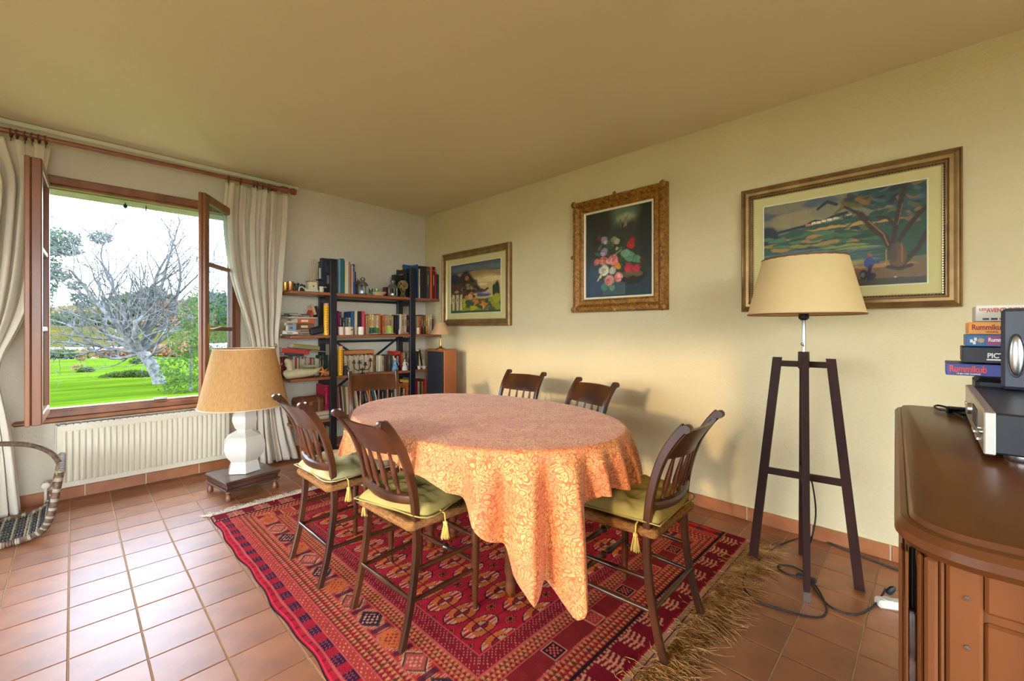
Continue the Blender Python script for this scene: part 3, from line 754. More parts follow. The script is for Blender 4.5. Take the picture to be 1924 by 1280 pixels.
HEM = [(-180,.10),(-172,.085),(-164,.105),(-158,.115),(-152,.14),(-147,.17),(-143,.20),(-138,.26),(-133,.31),(-130,.39),(-127,.42),(-124,.46),(-120,.44),(-116.5,.47),(-113,.515),(-110,.47),(-107.5,.24),(-100,.16),(-92,.16),(-83,.18),(-77,.175),(-60,.22),(-45,.3),(-30,.2),(0,.13),(30,.2),(50,.36),(67,.5),(80,.36),(95,.22),(120,.17),(140,.15),(154,.17),(163,.13),(170,.10),(180,.10)]
FOLD = [(-180,.1),(-172,-.5),(-165,.5),(-159,-.4),(-153,.6),(-147.5,-1.),(-141,.9),(-136.5,.5),(-133,-.7),(-129,.3),(-124,.9),(-119.5,-1.),(-115,.2),(-111.5,1.2),(-108,.2),(-104,-1.0),(-98,.8),(-93,-.9),(-88,.7),(-83,-.6),(-78,.7),(-70,-.6),(-60,.6),(-50,-.8),(-40,.8),(-25,-.5),(-10,.5),(10,-.5),(30,.6),(50,-.9),(67,1.),(80,-.8),(95,.6),(110,-.5),(125,.6),(140,-.6),(152,.7),(160,-.3),(167,.5),(174,-.4),(180,.1)]
def make_cloth():
    nt_, nr, nh = 540, 26, 46
    th = np.linspace(-180, 180, nt_, endpoint=False); t = np.radians(th)
    hem = np.interp(th, *zip(*HEM)); fold = np.interp(th, *zip(*FOLD))
    k = np.array([.08,.16,.26,.26,.16,.08]); pad = lambda a: np.convolve(np.concatenate([a[-3:], a, a[:2]]), k/k.sum(), 'valid')[:nt_]
    fold = pad(fold)*np.where((th < -150) | (th > 172), .3, 1.)
    p = 2.12; ct, st = np.cos(t), np.sin(t)
    ex = TA*np.sign(ct)*abs(ct)**(2/p); ey = TBB*np.sign(st)*abs(st)**(2/p)
    nx_ = ct/TA; ny_ = st/TBB; nl = np.hypot(nx_, ny_); nx_, ny_ = nx_/nl, ny_/nl
    rows = []; uvs = []
    for i in range(nr):
        f = 1-(1-i/nr)**1.0; f = .0008+.9992*f
        X = ex*f*.985; Y = ey*f*.985; z = np.full(nt_, .7405)+.0012*(fnoise(X*9+20, Y*9+20, 3)-.5)*(1 if i else 1)
        rows.append(np.stack([X, Y, z], 1)); uvs.append(np.stack([X, Y], 1))
    R = .016
    for i in range(nh+1):
        s = i/nh*(hem+R*1.2)
        arc = np.minimum(s, R*pi/2); a = arc/R
        out = R*np.sin(a)*1.0; dn = R*(1-np.cos(a))
        rem = np.maximum(s-R*pi/2, 0)
        fl = .17*rem*np.exp(-rem*2.6)+.02*rem
        am = fold*(.052*(1-np.exp(-rem*9))+.085*rem)
        am = am+.004*np.sin(t*37+3)*(1-np.exp(-rem*20))
        o_ = out+fl+am*1.0+.01*(1-np.exp(-rem*20))
        sl = np.clip(np.sqrt(np.maximum(1-(.24*np.exp(-rem*2.6))**2, .5)), 0, 1)
        z = .7405-dn-rem*sl
        # sideways sway of folds
        X = ex*.985+nx_*(o_+.008); Y = ey*.985+ny_*(o_+.008)
        rows.append(np.stack([X, Y, z], 1)); uvs.append(np.stack([ex+nx_*s, ey+ny_*s], 1))
    P = np.array(rows); UV = np.array(uvs)
    P[..., 0] += TC[0]; P[..., 1] += TC[1]; P[..., 2] += RT+.006
    return P, UV
M_cloth = bpy.data.materials.new('orange_damask'); M_cloth.use_nodes = True
nt = M_cloth.node_tree; N = nt.nodes; K = nt.links; bs = N['Principled BSDF']; bs.inputs['Roughness'].default_value = .62; bs.inputs['Sheen Weight'].default_value = .2; bs.inputs['Sheen Roughness'].default_value = .4; bs.inputs['Specular IOR Level'].default_value = .3
an = N.new('ShaderNodeAttribute'); an.attribute_name = 'flat'
nz = N.new('ShaderNodeTexNoise'); nz.inputs['Scale'].default_value = 15; nz.inputs['Detail'].default_value = 0; K.new(an.outputs['Vector'], nz.inputs['Vector'])
md = N.new('ShaderNodeVectorMath'); md.operation = 'MULTIPLY_ADD'; md.inputs[1].default_value = (.06,.06,.06); K.new(nz.outputs['Color'], md.inputs[0]); K.new(an.outputs['Vector'], md.inputs[2])
vo = N.new('ShaderNodeTexVoronoi'); vo.inputs['Scale'].default_value = 56; K.new(md.outputs[0], vo.inputs['Vector'])
sn = N.new('ShaderNodeMath'); sn.operation = 'MULTIPLY'; sn.inputs[1].default_value = 15.5; K.new(vo.outputs['Distance'], sn.inputs[0])
sn2 = N.new('ShaderNodeMath'); sn2.operation = 'SINE'; K.new(sn.outputs[0], sn2.inputs[0])
lr = N.new('ShaderNodeValToRGB'); lr.color_ramp.elements[0].position = .62; lr.color_ramp.elements[0].color = (0,0,0,1); lr.color_ramp.elements[1].position = .9; lr.color_ramp.elements[1].color = (1,1,1,1)
mr_ = N.new('ShaderNodeMapRange'); mr_.inputs[1].default_value = -1; mr_.inputs[2].default_value = 1; K.new(sn2.outputs[0], mr_.inputs[0]); K.new(mr_.outputs[0], lr.inputs[0])
ve = N.new('ShaderNodeTexVoronoi'); ve.feature = 'DISTANCE_TO_EDGE'; ve.inputs['Scale'].default_value = 56; K.new(md.outputs[0], ve.inputs['Vector'])
le = N.new('ShaderNodeMath'); le.operation = 'LESS_THAN'; le.inputs[1].default_value = .04; K.new(ve.outputs['Distance'], le.inputs[0])
n3 = N.new('ShaderNodeTexNoise'); n3.inputs['Scale'].default_value = 8.5; n3.inputs['Detail'].default_value = 1.5; K.new(an.outputs['Vector'], n3.inputs['Vector'])
gr = N.new('ShaderNodeValToRGB'); gr.color_ramp.elements[0].position = .46; gr.color_ramp.elements[0].color = (*L(226,144,90),1); gr.color_ramp.elements[1].position = .52; gr.color_ramp.elements[1].color = (*L(232,162,98),1); K.new(n3.outputs[0], gr.inputs[0])
m1 = N.new('ShaderNodeMix'); m1.data_type = 'RGBA'; m1.inputs[7].default_value = (*L(184,94,54),1); K.new(lr.outputs[0], m1.inputs[0]); K.new(gr.outputs[0], m1.inputs[6])
m2 = N.new('ShaderNodeMix'); m2.data_type = 'RGBA'; m2.inputs[7].default_value = (*L(196,110,66),1); K.new(le.outputs[0], m2.inputs[0]); K.new(m1.outputs[2], m2.inputs[6])
K.new(m2.outputs[2], bs.inputs['Base Color'])
bp = N.new('ShaderNodeBump'); bp.inputs['Strength'].default_value = .25; bp.inputs['Distance'].default_value = .003; K.new(lr.outputs[0], bp.inputs['Height']); K.new(bp.outputs[0], bs.inputs['Normal'])
P, UV = make_cloth()
cl = grid_obj('tablecloth', P, None, M_cloth, uv=UV, wrap=True)
so = cl.modifiers.new('thick', 'SOLIDIFY'); so.thickness = .0016; so.offset = 1
tag(cl, 'orange and gold floral tablecloth hanging in folds over the oval table', 'tablecloth')
e0 = P[0]; cc = MB(); 

# ================================================================ TRIPOD FLOOR LAMP
LP = Vector((-.462, -3.832, 0))
fl = empty('floor_lamp', LP, 0, 'tall dark wood tripod-style lamp with cream tapered shade before the landscape painting', 'lamp')
feet = [(-.224,-.052),(.035,-.205),(.222,.05),(-.02,.215)]
tops = [(x*.50, y*.50) for x, y in feet]
ZT = 1.035
for i, ((fx, fy), (tx, ty)) in enumerate(zip(feet, tops)):
    a = atan2(fy, fx); Rm = Matrix.Rotation(a, 3, 'Z'); b = MB(); vs = []
    for (rx, z, hw, hd) in ((sqrt(fx*fx+fy*fy), 0, .013, .019), (sqrt(tx*tx+ty*ty), ZT, .013, .019)):
        for (p, q) in ((-hd,-hw),(hd,-hw),(hd,hw),(-hd,hw)): vs.append(tuple(Rm @ Vector((rx+p, q, z))))
    b.add(vs, [(3,2,1,0),(4,5,6,7),(0,1,5,4),(1,2,6,5),(2,3,7,6),(3,0,4,7)])
    lg = b.build('leg', M_dark, fl, smooth=False)
    if i == 0:
        q = MB(); T = Matrix.Rotation(a, 4, 'Z'); r0 = sqrt(fx*fx+fy*fy)
        q.box((r0-.0225,-.0145,.0),(r0+.022,.0145,.045), .001, T=T); q.build('metal_foot', M_chrome, lg)
for z, f, h in ((ZT-.03, .50, .028), (.468, .80, .03)):
    for i in (0, 1):
        p0, p1 = Vector((*feet[i], 0))*f*(1.0), Vector((*feet[i+2], 0))*f*1.0
        d = p1-p0; a = atan2(d.y, d.x); b = MB(); b.box((0,-.011,-h/2), (d.length,.011,h/2), .001, T=Matrix.Translation((p0.x, p0.y, z)) @ Matrix.Rotation(a, 4, 'Z')); b.build('crossbar', M_dark, fl)
b = MB(); b.box((-.02,-.02,ZT-.05),(.02,.02,ZT+.03),.002); b.build('hub', M_dark, fl)
b = MB(); b.lathe([(.008,ZT+.02),(.008,1.235),(.006,1.24)], 12); b.lathe([(.004,0),(.004,.035)],8,T=Matrix.Translation((0,0,ZT+.055)) @ Matrix.Rotation(radians(-70),4,'Y')); b.ball((-.036,0,ZT+.068),.007)
b.build('pole', M_chrome, fl)
b = MB(); b.lathe([(.012,1.215),(.022,1.225),(.02,1.25),(.014,1.26),(.012,1.33)], 12); b.build('socket', M_black, fl)
def shade(name, parent, z0, z1, r0, r1, m, trim=None, tilt=None, n=64):
    b = MB(); b.lathe([(r0,z0),(r1,z1)], n, cap=False); b.lathe([(r1-.003,z1),(r0-.003,z0)], n, cap=False)
    o = b.build(name, m, parent, ang=50)
    if trim:
        q = MB()
        for r, z in ((r0,z0),(r1,z1)): q = MB(); q.tube([(r*cos(2*pi*i/n), r*sin(2*pi*i/n), z) for i in range(n)], .0032, 6, closed=True); q.build('shade_trim', trim, o)
    q = MB(); q.tube([(r1*cos(2*pi*i/24), r1*sin(2*pi*i/24), z1-.004) for i in range(24)], .002, 5, closed=True)
    for k in range(3): q.tube([(0,0,z1-.03),(r1*cos(2*pi*k/3),r1*sin(2*pi*k/3),z1-.004)], .0018, 5)
    q.build('shade_carrier', M_brass, o)
    if tilt: o.rotation_euler = tilt
    return o
sh_ = shade('lamp_shade', fl, 1.243, 1.508, .236, .173, M_shade, M_shadein)
b = MB(); b.ball((0,0,1.515),.008); b.lathe([(.003,1.26),(.003,1.515)],8); b.build('finial', M_brass, fl)
def cord(pts, parent, name='cord', r=.0038, m=None, n=8):
    b = MB(); b.tube(smooth_path(pts, n), r, 7); return b.build(name, m or M_cord, parent, ang=180)
loc = lambda px, py, z=.005: tuple(at(px, py, z=z)-LP)
cp = [(.01,.01,.46), (.10,-.01,.44), (.17,-.02,.25), (.16,.0,.10), loc(1520,1008), loc(1470,1022), loc(1430,1050), loc(1400,1080), loc(1398,1105), loc(1420,1128), loc(1470,1146), loc(1530,1160), loc(1552,1152), loc(1548,1128), loc(1530,1098,.012), loc(1508,1086,.01), loc(1478,1078), loc(1462,1068), loc(1466,1062), loc(1490,1065), loc(1512,1078,.012), loc(1532,1108,.01), loc(1560,1140), loc(1605,1155), loc(1640,1140), loc(1658,1118,.03), tuple(at(1664,1106,z=.055)-LP)]
cord(cp, fl)
b = MB(); q = at(1515,1086,z=.012)-LP; b.box((q.x-.012,q.y-.04,.002),(q.x+.012,q.y+.04,.022),.006); b.build('foot_switch', M_black, fl)
b = MB(); q = at(1668,1113,z=.05)-LP; b.lathe([(.008,0),(.012,.008),(.012,.03),(.005,.042)],10,T=Matrix.Translation((q.x,q.y,.045)) @ Matrix.Rotation(radians(30),4,'X')); b.build('plug', M_black, fl)
es = at(1668,1128,z=.03); b = MB(); b.box((-.04,-.024,0),(.13,.024,.034),.008); b.lathe([(.018,.034),(.018,.037),(.015,.037)],16); 
o = b.build('extension_socket', mat('ivory_plastic', L(206,200,184), .4), loc=(es.x, es.y, 0), rot=(0,0,radians(-62))); tag(o, 'ivory extension socket on the tiles beside the walnut buffet', 'socket')
b = MB(); b.tube(smooth_path([at(px, py, z=.005) for px, py in ((1180,888),(1325,940),(1360,963),(1420,975),(1470,985),(1530,1008),(1600,1038),(1690,1072),(1760,1100))], 6), .005, 7)
o = b.build('wall_cable', mat('grey_cable', L(66,62,54), .6), ang=180); tag(o, 'long grey cable running along the skirting below the paintings', 'cable')

# ================================================================ STOOL WITH TABLE LAMP
SL = (-2.035, -.672)
st_ = empty('low_stool', (*SL, 0), radians(9), 'small low carved wooden stool under the gourd lamp', 'stool')
b = MB(); b.box((-.183,-.178,.112),(.183,.178,.135),.006); b.build('stool_top', M_mwood, st_)
b = MB(); b.box((-.168,-.163,.082),(.168,.163,.112),.002); b.box((-.182,-.177,.068),(.182,.177,.082),.005); b.build('apron', M_mwood, st_)
for sx in (-1, 1):
    for sy in (-1, 1):
        b = MB(); b.lathe([(.019,0),(.021,.008),(.018,.03),(.012,.045),(.014,.052),(.020,.058),(.016,.068)], 12, (sx*.155, sy*.15, 0)); b.build('leg', M_mleg, st_)
        b = MB(); b.box((sx*.14, sy*.164-.001*sy, .084),(sx*.169, sy*.1645, .11),.001); b.build('corner_plate', M_mleg, st_)
TLp = (-2.022, -.655, .135)
tl = empty('table_lamp', TLp, radians(20), 'white glazed double-gourd lamp with big burlap shade, on the low stool', 'lamp')
b = MB(); b.lathe([(.10,0),(.112,.003),(.108,.02),(.094,.08),(.098,.088),(.13,.125),(.148,.18),(.142,.22),(.115,.262),(.07,.285),(.056,.295),(.055,.305),(.072,.325),(.089,.37),(.086,.40),(.06,.44),(.047,.47),(.044,.50),(.0,.502)], 6)
b.build('body', M_ivory, tl, ang=26)
b = MB(); b.lathe([(.02,.50),(.018,.56),(.022,.58),(.004,.6),(.004,.89)], 12); b.build('stem', M_brass, tl)
b = MB(); b.box((-.055,-.012,.478),(-.03,.012,.498),.003); b.ball((-.062,0,.488),.008); b.build('switch', M_ivory, tl)
shade('lamp_shade', tl, .478, .893, .288, .196, M_burlap, mat('shade_edge_linen', L(222,206,170), .8))
# ================================================================ CURTAINS AND ROD
RY = -.10
rod = MB(); rod.tube([(-3.9,RY,2.425),(-1.60,RY,2.425)], .0165, 14); cr_ = empty('curtain_rod', (-2.5, RY, 2.425), 0, 'reddish wooden curtain pole with turned end knob above the window', 'curtain rod')
for v in range(len(rod.v)): rod.v[v] = (rod.v[v][0]+2.5, rod.v[v][1]-RY, rod.v[v][2]-2.425)
rod.build('pole', M_rod, cr_)
b = MB(); T = Matrix.Translation((.89,0,0)) @ Matrix.Rotation(pi/2, 4, 'Y'); b.lathe([(.017,0),(.024,.012),(.024,.07),(.018,.08),(.018,.09),(.028,.1),(.03,.118),(.024,.135),(0,.142)], 16, T=T)
b.build('finial', M_rod, cr_)
for k in range(10):
    a = 2*pi*k/10; q = MB(); q.tube([(.905, .024*cos(a), .024*sin(a)), (.955, .024*cos(a), .024*sin(a))], .005, 5); q.build('reed', M_rod, cr_)
for x in (-1.64, -3.32): 
    b = MB(); b.box((x+2.5-.012, -.012, -.03),(x+2.5+.012, .1, -.018),.003); b.box((x+2.5-.02,.085,-.05),(x+2.5+.02,.1,.02),.003); b.build('bracket', M_rod, cr_)
for x in (-1.70,-1.745,-1.79,-1.815,-1.915,-2.0,-3.03,-3.06,-3.09,-3.12,-3.155,-3.18,-3.3,-3.45):
    b = MB(); b.tube([(x+2.5+.004*cos(2*pi*i/20), .027*cos(2*pi*i/20), .027*sin(2*pi*i/20)-.010) for i in range(20)], .0042, 6, closed=True); b.tube([(x+2.5,0,-.037),(x+2.5,0,-.06)],.002,4); b.build('ring', mat('ring_wood', L(84,46,34), .4), cr_)
def curtain(name, rows, nf, seed, label, lining=False, amp0=.026):
    """rows: (z, x_left, x_right, y_mid, fold amplitude)"""
    rows = sorted(rows, key=lambda r: -r[0]); zs = np.array([r[0] for r in rows]); nz_ = 90; nu = 240
    z = np.linspace(zs[0], zs[-1], nz_); f = lambda k: np.interp(-z, -zs, [r[k] for r in rows])
    xl, xr, ym, am = f(1), f(2), f(3), f(4)
    sm = lambda a: np.convolve(np.pad(a, 4, 'edge'), np.ones(9)/9, 'valid'); xl, xr, ym, am = map(sm, (xl, xr, ym, am))
    r = np.random.RandomState(seed); u = np.linspace(0, 1, nu)
    kn = np.linspace(0, 1, nf*2+1); kn[1:-1] += r.uniform(-.25, .25, nf*2-1)/(nf*2); val = np.array([(-1)**i*r.uniform(.55, 1.) for i in range(nf*2+1)])
    ph = np.interp(u, kn, np.arange(nf*2+1)*pi); base = np.sin(ph+pi/2)*np.interp(u, kn, abs(val))
    P = np.zeros((nz_, nu, 3))
    for i in range(nz_):
        t = i/nz_; un = u+.012*np.sin(3*t+u*6)
        wv = base*am[i]+am[i]*.35*np.sin(ph*2.3+t*3+seed)
        P[i,:,0] = xl[i]+(xr[i]-xl[i])*u+.010*np.sin(ph*2)*(am[i]/.03)
        P[i,:,1] = ym[i]+wv; P[i,:,2] = z[i]
    e = empty(name, (rows[-1][1], rows[-1][3], rows[-1][0]), 0, label, 'curtain', 'curtains at the window')
    P[...,0] -= e.location.x; P[...,1] -= e.location.y; P[...,2] -= e.location.z
    o = grid_obj('curtain_panel', P, None, M_curt, e); s = o.modifiers.new('t', 'SOLIDIFY'); s.thickness = .002; s.offset = 0
    return e
def crow(py, pl, pr, y, am): a = at(pl, py, y=y); b2 = at(pr, py, y=y); return ((a.z+b2.z)/2, a.x, b2.x, y, am)
ry = -.12
RC = [(2.385,-2.02,-1.53,-.10,.022)]
for z, pl, pr, y, am in ((2.1,418,542,-.11,.026),(1.85,423,537,-.12,.028),(1.6,433,532,-.13,.03),(1.4,448,529,-.14,.03),(1.22,462,525,-.15,.028),(1.12,468,521,-.15,.022),(1.0,474,523,-.15,.028),(.7,472,528,-.15,.032),(.4,468,538,-.16,.036),(.15,466,552,-.17,.042),(.02,466,562,-.18,.045)):
    RC.append((z, at(pl,600,y=y).x, at(pr,600,y=y).x, y, am))
rc = curtain('curtain', RC, 6, 4, 'cream linen curtain tied back between window and bookshelf')
LC = [(2.375,-3.55,-3.005,-.10,.022)]
for z, pl, pr, y, am in ((2.15,-60,82,-.11,.028),(1.85,-70,78,-.12,.03),(1.6,-76,72,-.14,.03),(1.4,-80,62,-.15,.03),(1.2,-80,42,-.16,.028),(1.05,-76,12,-.17,.022),(.95,-72,-6,-.17,.02),(.8,-74,0,-.17,.025),(.6,-80,16,-.17,.03),(.35,-84,28,-.18,.036),(.1,-88,36,-.19,.04),(.02,-90,41,-.2,.04)):
    LC.append((z, at(pl,600,y=y).x, at(pr,600,y=y).x, y, am))
lc = curtain('curtain', LC, 6, 9, 'cream linen curtain swept aside behind the wicker basket')
b = MB(); e1 = at(518,652,y=-.2); e2 = at(541,604,y=-.02); pp = smooth_path([(e1.x-.10,-.20,e1.z-.05),(e1.x-.04,-.205,e1.z-.02),(e1.x+.0,-.19,e1.z),(e1.x+.05,-.10,e1.z+.07),(e2.x,-.02,e2.z)], 8)
for k in range(3):
    b.tube([Vector(p)+Vector((0, .009*cos(i*.9+k*2.1), .009*sin(i*.9+k*2.1))) for i, p in enumerate(pp)], .008, 6)
o = b.build('tieback_rope', M_rope, None, ang=180); tag(o, 'twisted cream tieback rope holding the curtain beside the bookshelf', 'rope')
# ================================================================ RADIATOR
rd = empty('radiator', (-2.48, -.02, .1), 0, 'white panel radiator with vertical flutes under the window', 'radiator')
rx0, rx1, rz1 = at(104,850,y=-.1).x+2.48, at(432,800,y=-.1).x+2.48, .42
b = MB(); b.box((rx0,-.075,0),(rx1,-.06,rz1),.004); b.box((rx0,-.012,0),(rx1,0,rz1),.004); 
b.box((rx0,-.075,0),(rx0+.008,0,rz1+.006),.002); b.box((rx1-.008,-.075,0),(rx1,0,rz1+.006),.002); b.build('panel', M_rad, rd)
nfl = 30; pitch = (rx1-rx0-.05)/nfl; b = MB()
for k in range(nfl):
    x = rx0+.025+pitch*(k+.5); w_ = pitch*.28; z0, z1 = .035, rz1-.035
    vs = [(x-w_*1.5,-.0752,z0),(x-w_*.6,-.083,z0+.012),(x+w_*.6,-.083,z0+.012),(x+w_*1.5,-.0752,z0),(x-w_*1.5,-.0752,z1),(x-w_*.6,-.083,z1-.012),(x+w_*.6,-.083,z1-.012),(x+w_*1.5,-.0752,z1)]
    b.add(vs, [(0,1,5,4),(1,2,6,5),(2,3,7,6),(0,3,2,1),(4,5,6,7)])
b.build('fluting', M_rad, rd)
k = rx0+.02
while k < rx1-.03:
    q = MB(); q.box((k,-.07,rz1-.002),(k+.028,-.008,rz1+.006),.002); q.build('top_grille_bar', M_rad, rd); k += .034
b = MB(); b.lathe([(.02,0),(.022,.02),(.02,.045),(.012,.05)],14,T=Matrix.Translation((rx0-.045,-.035,.04)) @ Matrix.Rotation(radians(90),4,'X')); b.tube([(rx0,-.035,.04),(rx0-.045,-.035,.04),(rx0-.045,-.035,-.1)],.008,8); b.build('valve', M_white, rd)
# ================================================================ WICKER BASKET
bk = empty('log_basket', (-3.27,-.50,0), 0, 'shallow woven log basket with hooped handle on the tiles before the curtain', 'basket')
prof = [(-.31,.37),(-.30,.26),(-.275,.10),(-.23,.035),(-.12,.012),(.12,.012),(.23,.035),(.272,.10),(.295,.22),(.315,.36)]
pp = smooth_path([(x,0,z) for x, z in prof], 8)
nv = 46; P = np.zeros((len(pp), nv, 3))
for i, p in enumerate(pp):
    for j in range(nv):
        P[i,j] = (p.x+.0035*sin(i*1.3)*cos(j*1.9), -.225+.45*j/(nv-1), p.z+.0055*sin(i*1.6+pi*(j % 2))+.004)
b = MB(); kk_ = 0; rw = random.Random(2)
cum = [0]
for i in range(1, len(pp)): cum.append(cum[-1]+(pp[i]-pp[i-1]).length)
NS = 92
for k in range(NS):
    d_ = cum[-1]*(k+.5)/NS; i = max(j for j in range(len(cum)) if cum[j] <= d_); i = min(i, len(pp)-2); t_ = (d_-cum[i])/(cum[i+1]-cum[i]+1e-9); p = pp[i].lerp(pp[i+1], t_)
    tn = (pp[i+1]-pp[i]).normalized(); nrm = Vector((-tn.z, 0, tn.x)); m_ = M_weavel if (k % 4 == 0 or rw.random() < .25) else M_weave
    pts = [p+Vector((0, -.225+.45*j/26, 0))+nrm*(.006+.0045*sin(pi*j+pi*k)) for j in range(27)]
    b.tube(pts, .0052, 5, m=m_, cap=False)
o = b.build('woven_tray', None, bk, ang=180); o['kind'] = 'stuff'
b = MB()
for j in range(9):
    y_ = -.2+.4*j/8; b.tube([p+Vector((0, y_, .004)) for p in pp], .006, 6)
b.build('tray_ribs', M_weavel, bk, ang=180)
for sy in (-1, 1):
    b = MB(); base_ = [(p.x, sy*.23, p.z+.008) for p in pp]
    b.tube(base_, .013, 8, m=M_wick)
    for i in range(0, len(base_)-1):
        p = base_[i]; q_ = base_[i+1]
        for t_ in (0., .5):
            c = Vector(p).lerp(Vector(q_), t_); d = (Vector(q_)-Vector(p)).normalized(); T = Matrix.Translation(c) @ d.to_track_quat('Z','Y').to_matrix().to_4x4()
            b.lathe([(.0125,-.007),(.018,-.003),(.018,.003),(.0125,.007)], 7, T=T, cap=False, m=M_weavel if (i+int(t_*2)) % 3 == 0 else M_wick)
    b.build('rim', None, bk, ang=180)
for sx, (x, z) in ((-1, prof[0]), (1, prof[-1])):
    b = MB(); b.tube([(x,-.24,z),(x,.24,z)], .015, 8, m=M_wick)
    for k in range(34): b.lathe([(.014,-.006),(.020,0),(.014,.006)], 7, m=M_weavel if k % 3 == 0 else M_wick, T=Matrix.Translation((x,-.24+.48*k/33,z)) @ Matrix.Rotation(pi/2,4,'X'), cap=False)
    b.build('end_rim', None, bk, ang=180)
b = MB(); hp = smooth_path([(.315,-.02,.35),(.27,-.02,.44),(.17,-.02,.505),(0,-.02,.53),(-.17,-.02,.505),(-.27,-.02,.44),(-.315,-.02,.35)], 10)
b.tube(hp, .012, 8)
for i in range(len(hp)-1):
    for t_ in (0,.33,.66):
        c = hp[i].lerp(hp[i+1], t_); d = (hp[i+1]-hp[i]).normalized(); b.lathe([(.012,-.004),(.0155,0),(.012,.004)], 7, T=Matrix.Translation(c) @ d.to_track_quat('Z','Y').to_matrix().to_4x4(), cap=False)
b.build('handle', M_wick, bk, ang=180)
# ================================================================ BOOKSHELF
YF, YK = -.30, -.025
bs_ = empty('bookshelf', (-.8, -.16, 0), 0, 'open black-framed bookshelf with stained pine boards in the corner', 'bookshelf')
def wbox(b, lo, hi, e=.002, m=None, o=(-.8,-.16,0)): b.box(tuple(lo[i]-o[i] for i in range(3)), tuple(hi[i]-o[i] for i in range(3)), e, m)
SX0, SX1 = -1.585, -.014
ZS = [at(560,546.4,y=YF).z, at(560,630.6,y=YF).z, at(560,712.5,y=YF).z, at(600,790,y=YF).z, .10]
for z in ZS:
    b = MB(); wbox(b, (SX0 if z > .2 else -1.28,YF,z-.026), (SX1,YK,z), .003); b.build('shelf_board', M_shelfw, bs_)
PXL = (at(620.5,600,y=YF).x, at(635,600,y=YF).x); PXR = (at(770.6,600,y=YF).x, at(782.3,600,y=YF).x)
for (x0, x1), zt in ((PXL, 1.822), (PXR, 1.825)):
    for y0 in (YF-.006, YK-.03):
        b = MB(); wbox(b, (x0,y0,0), (x1-.012,y0+.035,zt), .003); b.build('post', M_shelfb, bs_)
    for z in (ZS[0]-.085, ZS[1]-.085, ZS[2]-.085, ZS[3]-.085, .02, zt-.05):
        b = MB(); wbox(b, (x0+.01,YF+.02,z), (x1-.02,YK-.02,z+.045), .002); b.build('side_rail', M_shelfb, bs_)
for z in (at(700,567,y=YK).z, at(700,640.5,y=YK).z):
    b = MB(); wbox(b, (PXL[0]+.02,YK-.012,z-.012), (PXR[0]+.02,YK-.002,z+.012), .001); b.build('back_bar', M_shelfb, bs_)
for (a, c) in (((-1.12,1.075),(-.38,.55)), ((-.38,1.075),(-1.12,.55))):
    b = MB(); b.sweep([(a[0]+.8,.13,a[1]),(c[0]+.8,.13,c[1])], [(-.002,-.011),(.002,-.011),(.002,.011),(-.002,.011)], up=(0,1,0)); b.sweep([(a[0]+.8,.13,a[1]),(c[0]+.8,.13,c[1])], [(-.011,-.002),(.011,-.002),(.011,.002),(-.011,.002)], up=(0,1,0)); b.build('cross_brace', M_shelfb, bs_)
# ---------------------------------------------------------------- books
COL = dict(cream=(214,196,160), tan=(186,154,112), white=(222,214,198), black=(32,30,32), navy=(32,44,84), blue=(40,84,136), teal=(20,104,104),
  green=(54,84,60), darkgreen=(34,54,48), red=(176,40,34), crimson=(200,24,70), pink=(226,30,96), magenta=(176,30,120), orange=(212,100,48), maroon=(92,26,34), brown=(110,70,44), grey=(140,136,128),
  yellow=(226,176,52), rust=(178,84,44), pale=(200,190,170), lightblue=(120,150,176), olive=(140,126,60), rose=(206,150,140), darkgrey=(66,64,64))
CW = dict(darkgreen='dark green', lightblue='light blue', darkgrey='dark grey', pale='pale beige')
cn = lambda c: CW.get(c, c)
M_page = mat('book_pages', L(224,212,182), .9)
def bmat(c): return mat('book_'+c, L(*COL[c]), .55, var=.06, vscale=30)
ORD = ['first','second','third','fourth','fifth','sixth','seventh','eighth','ninth','tenth','eleventh','twelfth','thirteenth','fourteenth','fifteenth','sixteenth','seventeenth','eighteenth','nineteenth','twentieth','twenty-first','twenty-second','twenty-third','twenty-fourth','twenty-fifth','twenty-sixth','twenty-seventh','twenty-eighth','twenty-ninth','thirtieth']
M_ttl = {}
def book_mesh(b, w, d, h, c, tc):
    """spine towards -y, origin at spine bottom centre"""
    m = bmat(c)
    b.box((-w/2,0,0), (-w/2+.0022,d,h), 0, m); b.box((w/2-.0022,0,0), (w/2,d,h), 0, m)
    b.box((-w/2,0,0), (w/2,.0025,h), .0008, m); b.box((-w/2+.002,.002,.003), (w/2-.002,d-.003,h-.003), 0, M_page)
    t = bmat(tc)
    if w > .013 and random.random() < .45:
        b.box((-w*.16,-.0006,h*.42), (w*.16,.0005,h*.74), 0, t); b.box((-w*.45,-.0005,h*.88), (w*.45,.0005,h*.895), 0, t)
def book(x, y, z, w, h, c, label, d=.15, lean=0., group='books on the corner bookshelf', tc=None, kind='book'):
    b = MB(); tc = tc or random.choice(['tan','olive','grey'] if c in ('black','navy','blue','teal','green','darkgreen','red','crimson','magenta','maroon','brown','pink','darkgrey') else ['brown','rust','grey','darkgrey'])
    if lean >= 0: T = Matrix.Translation((x+w/2*0, y, z+abs(sin(lean))*w/2)) @ Matrix.Rotation(-lean, 4, 'Y')
    else: T = Matrix.Translation((x, y, z+abs(sin(lean))*w/2)) @ Matrix.Rotation(-lean, 4, 'Y')
    book_mesh(b, w, d, h, c, tc)
    o = b.build(kind, None, None, smooth=False, loc=(0,0,0)); o.matrix_world = T
    return tag(o, label, 'book', group)
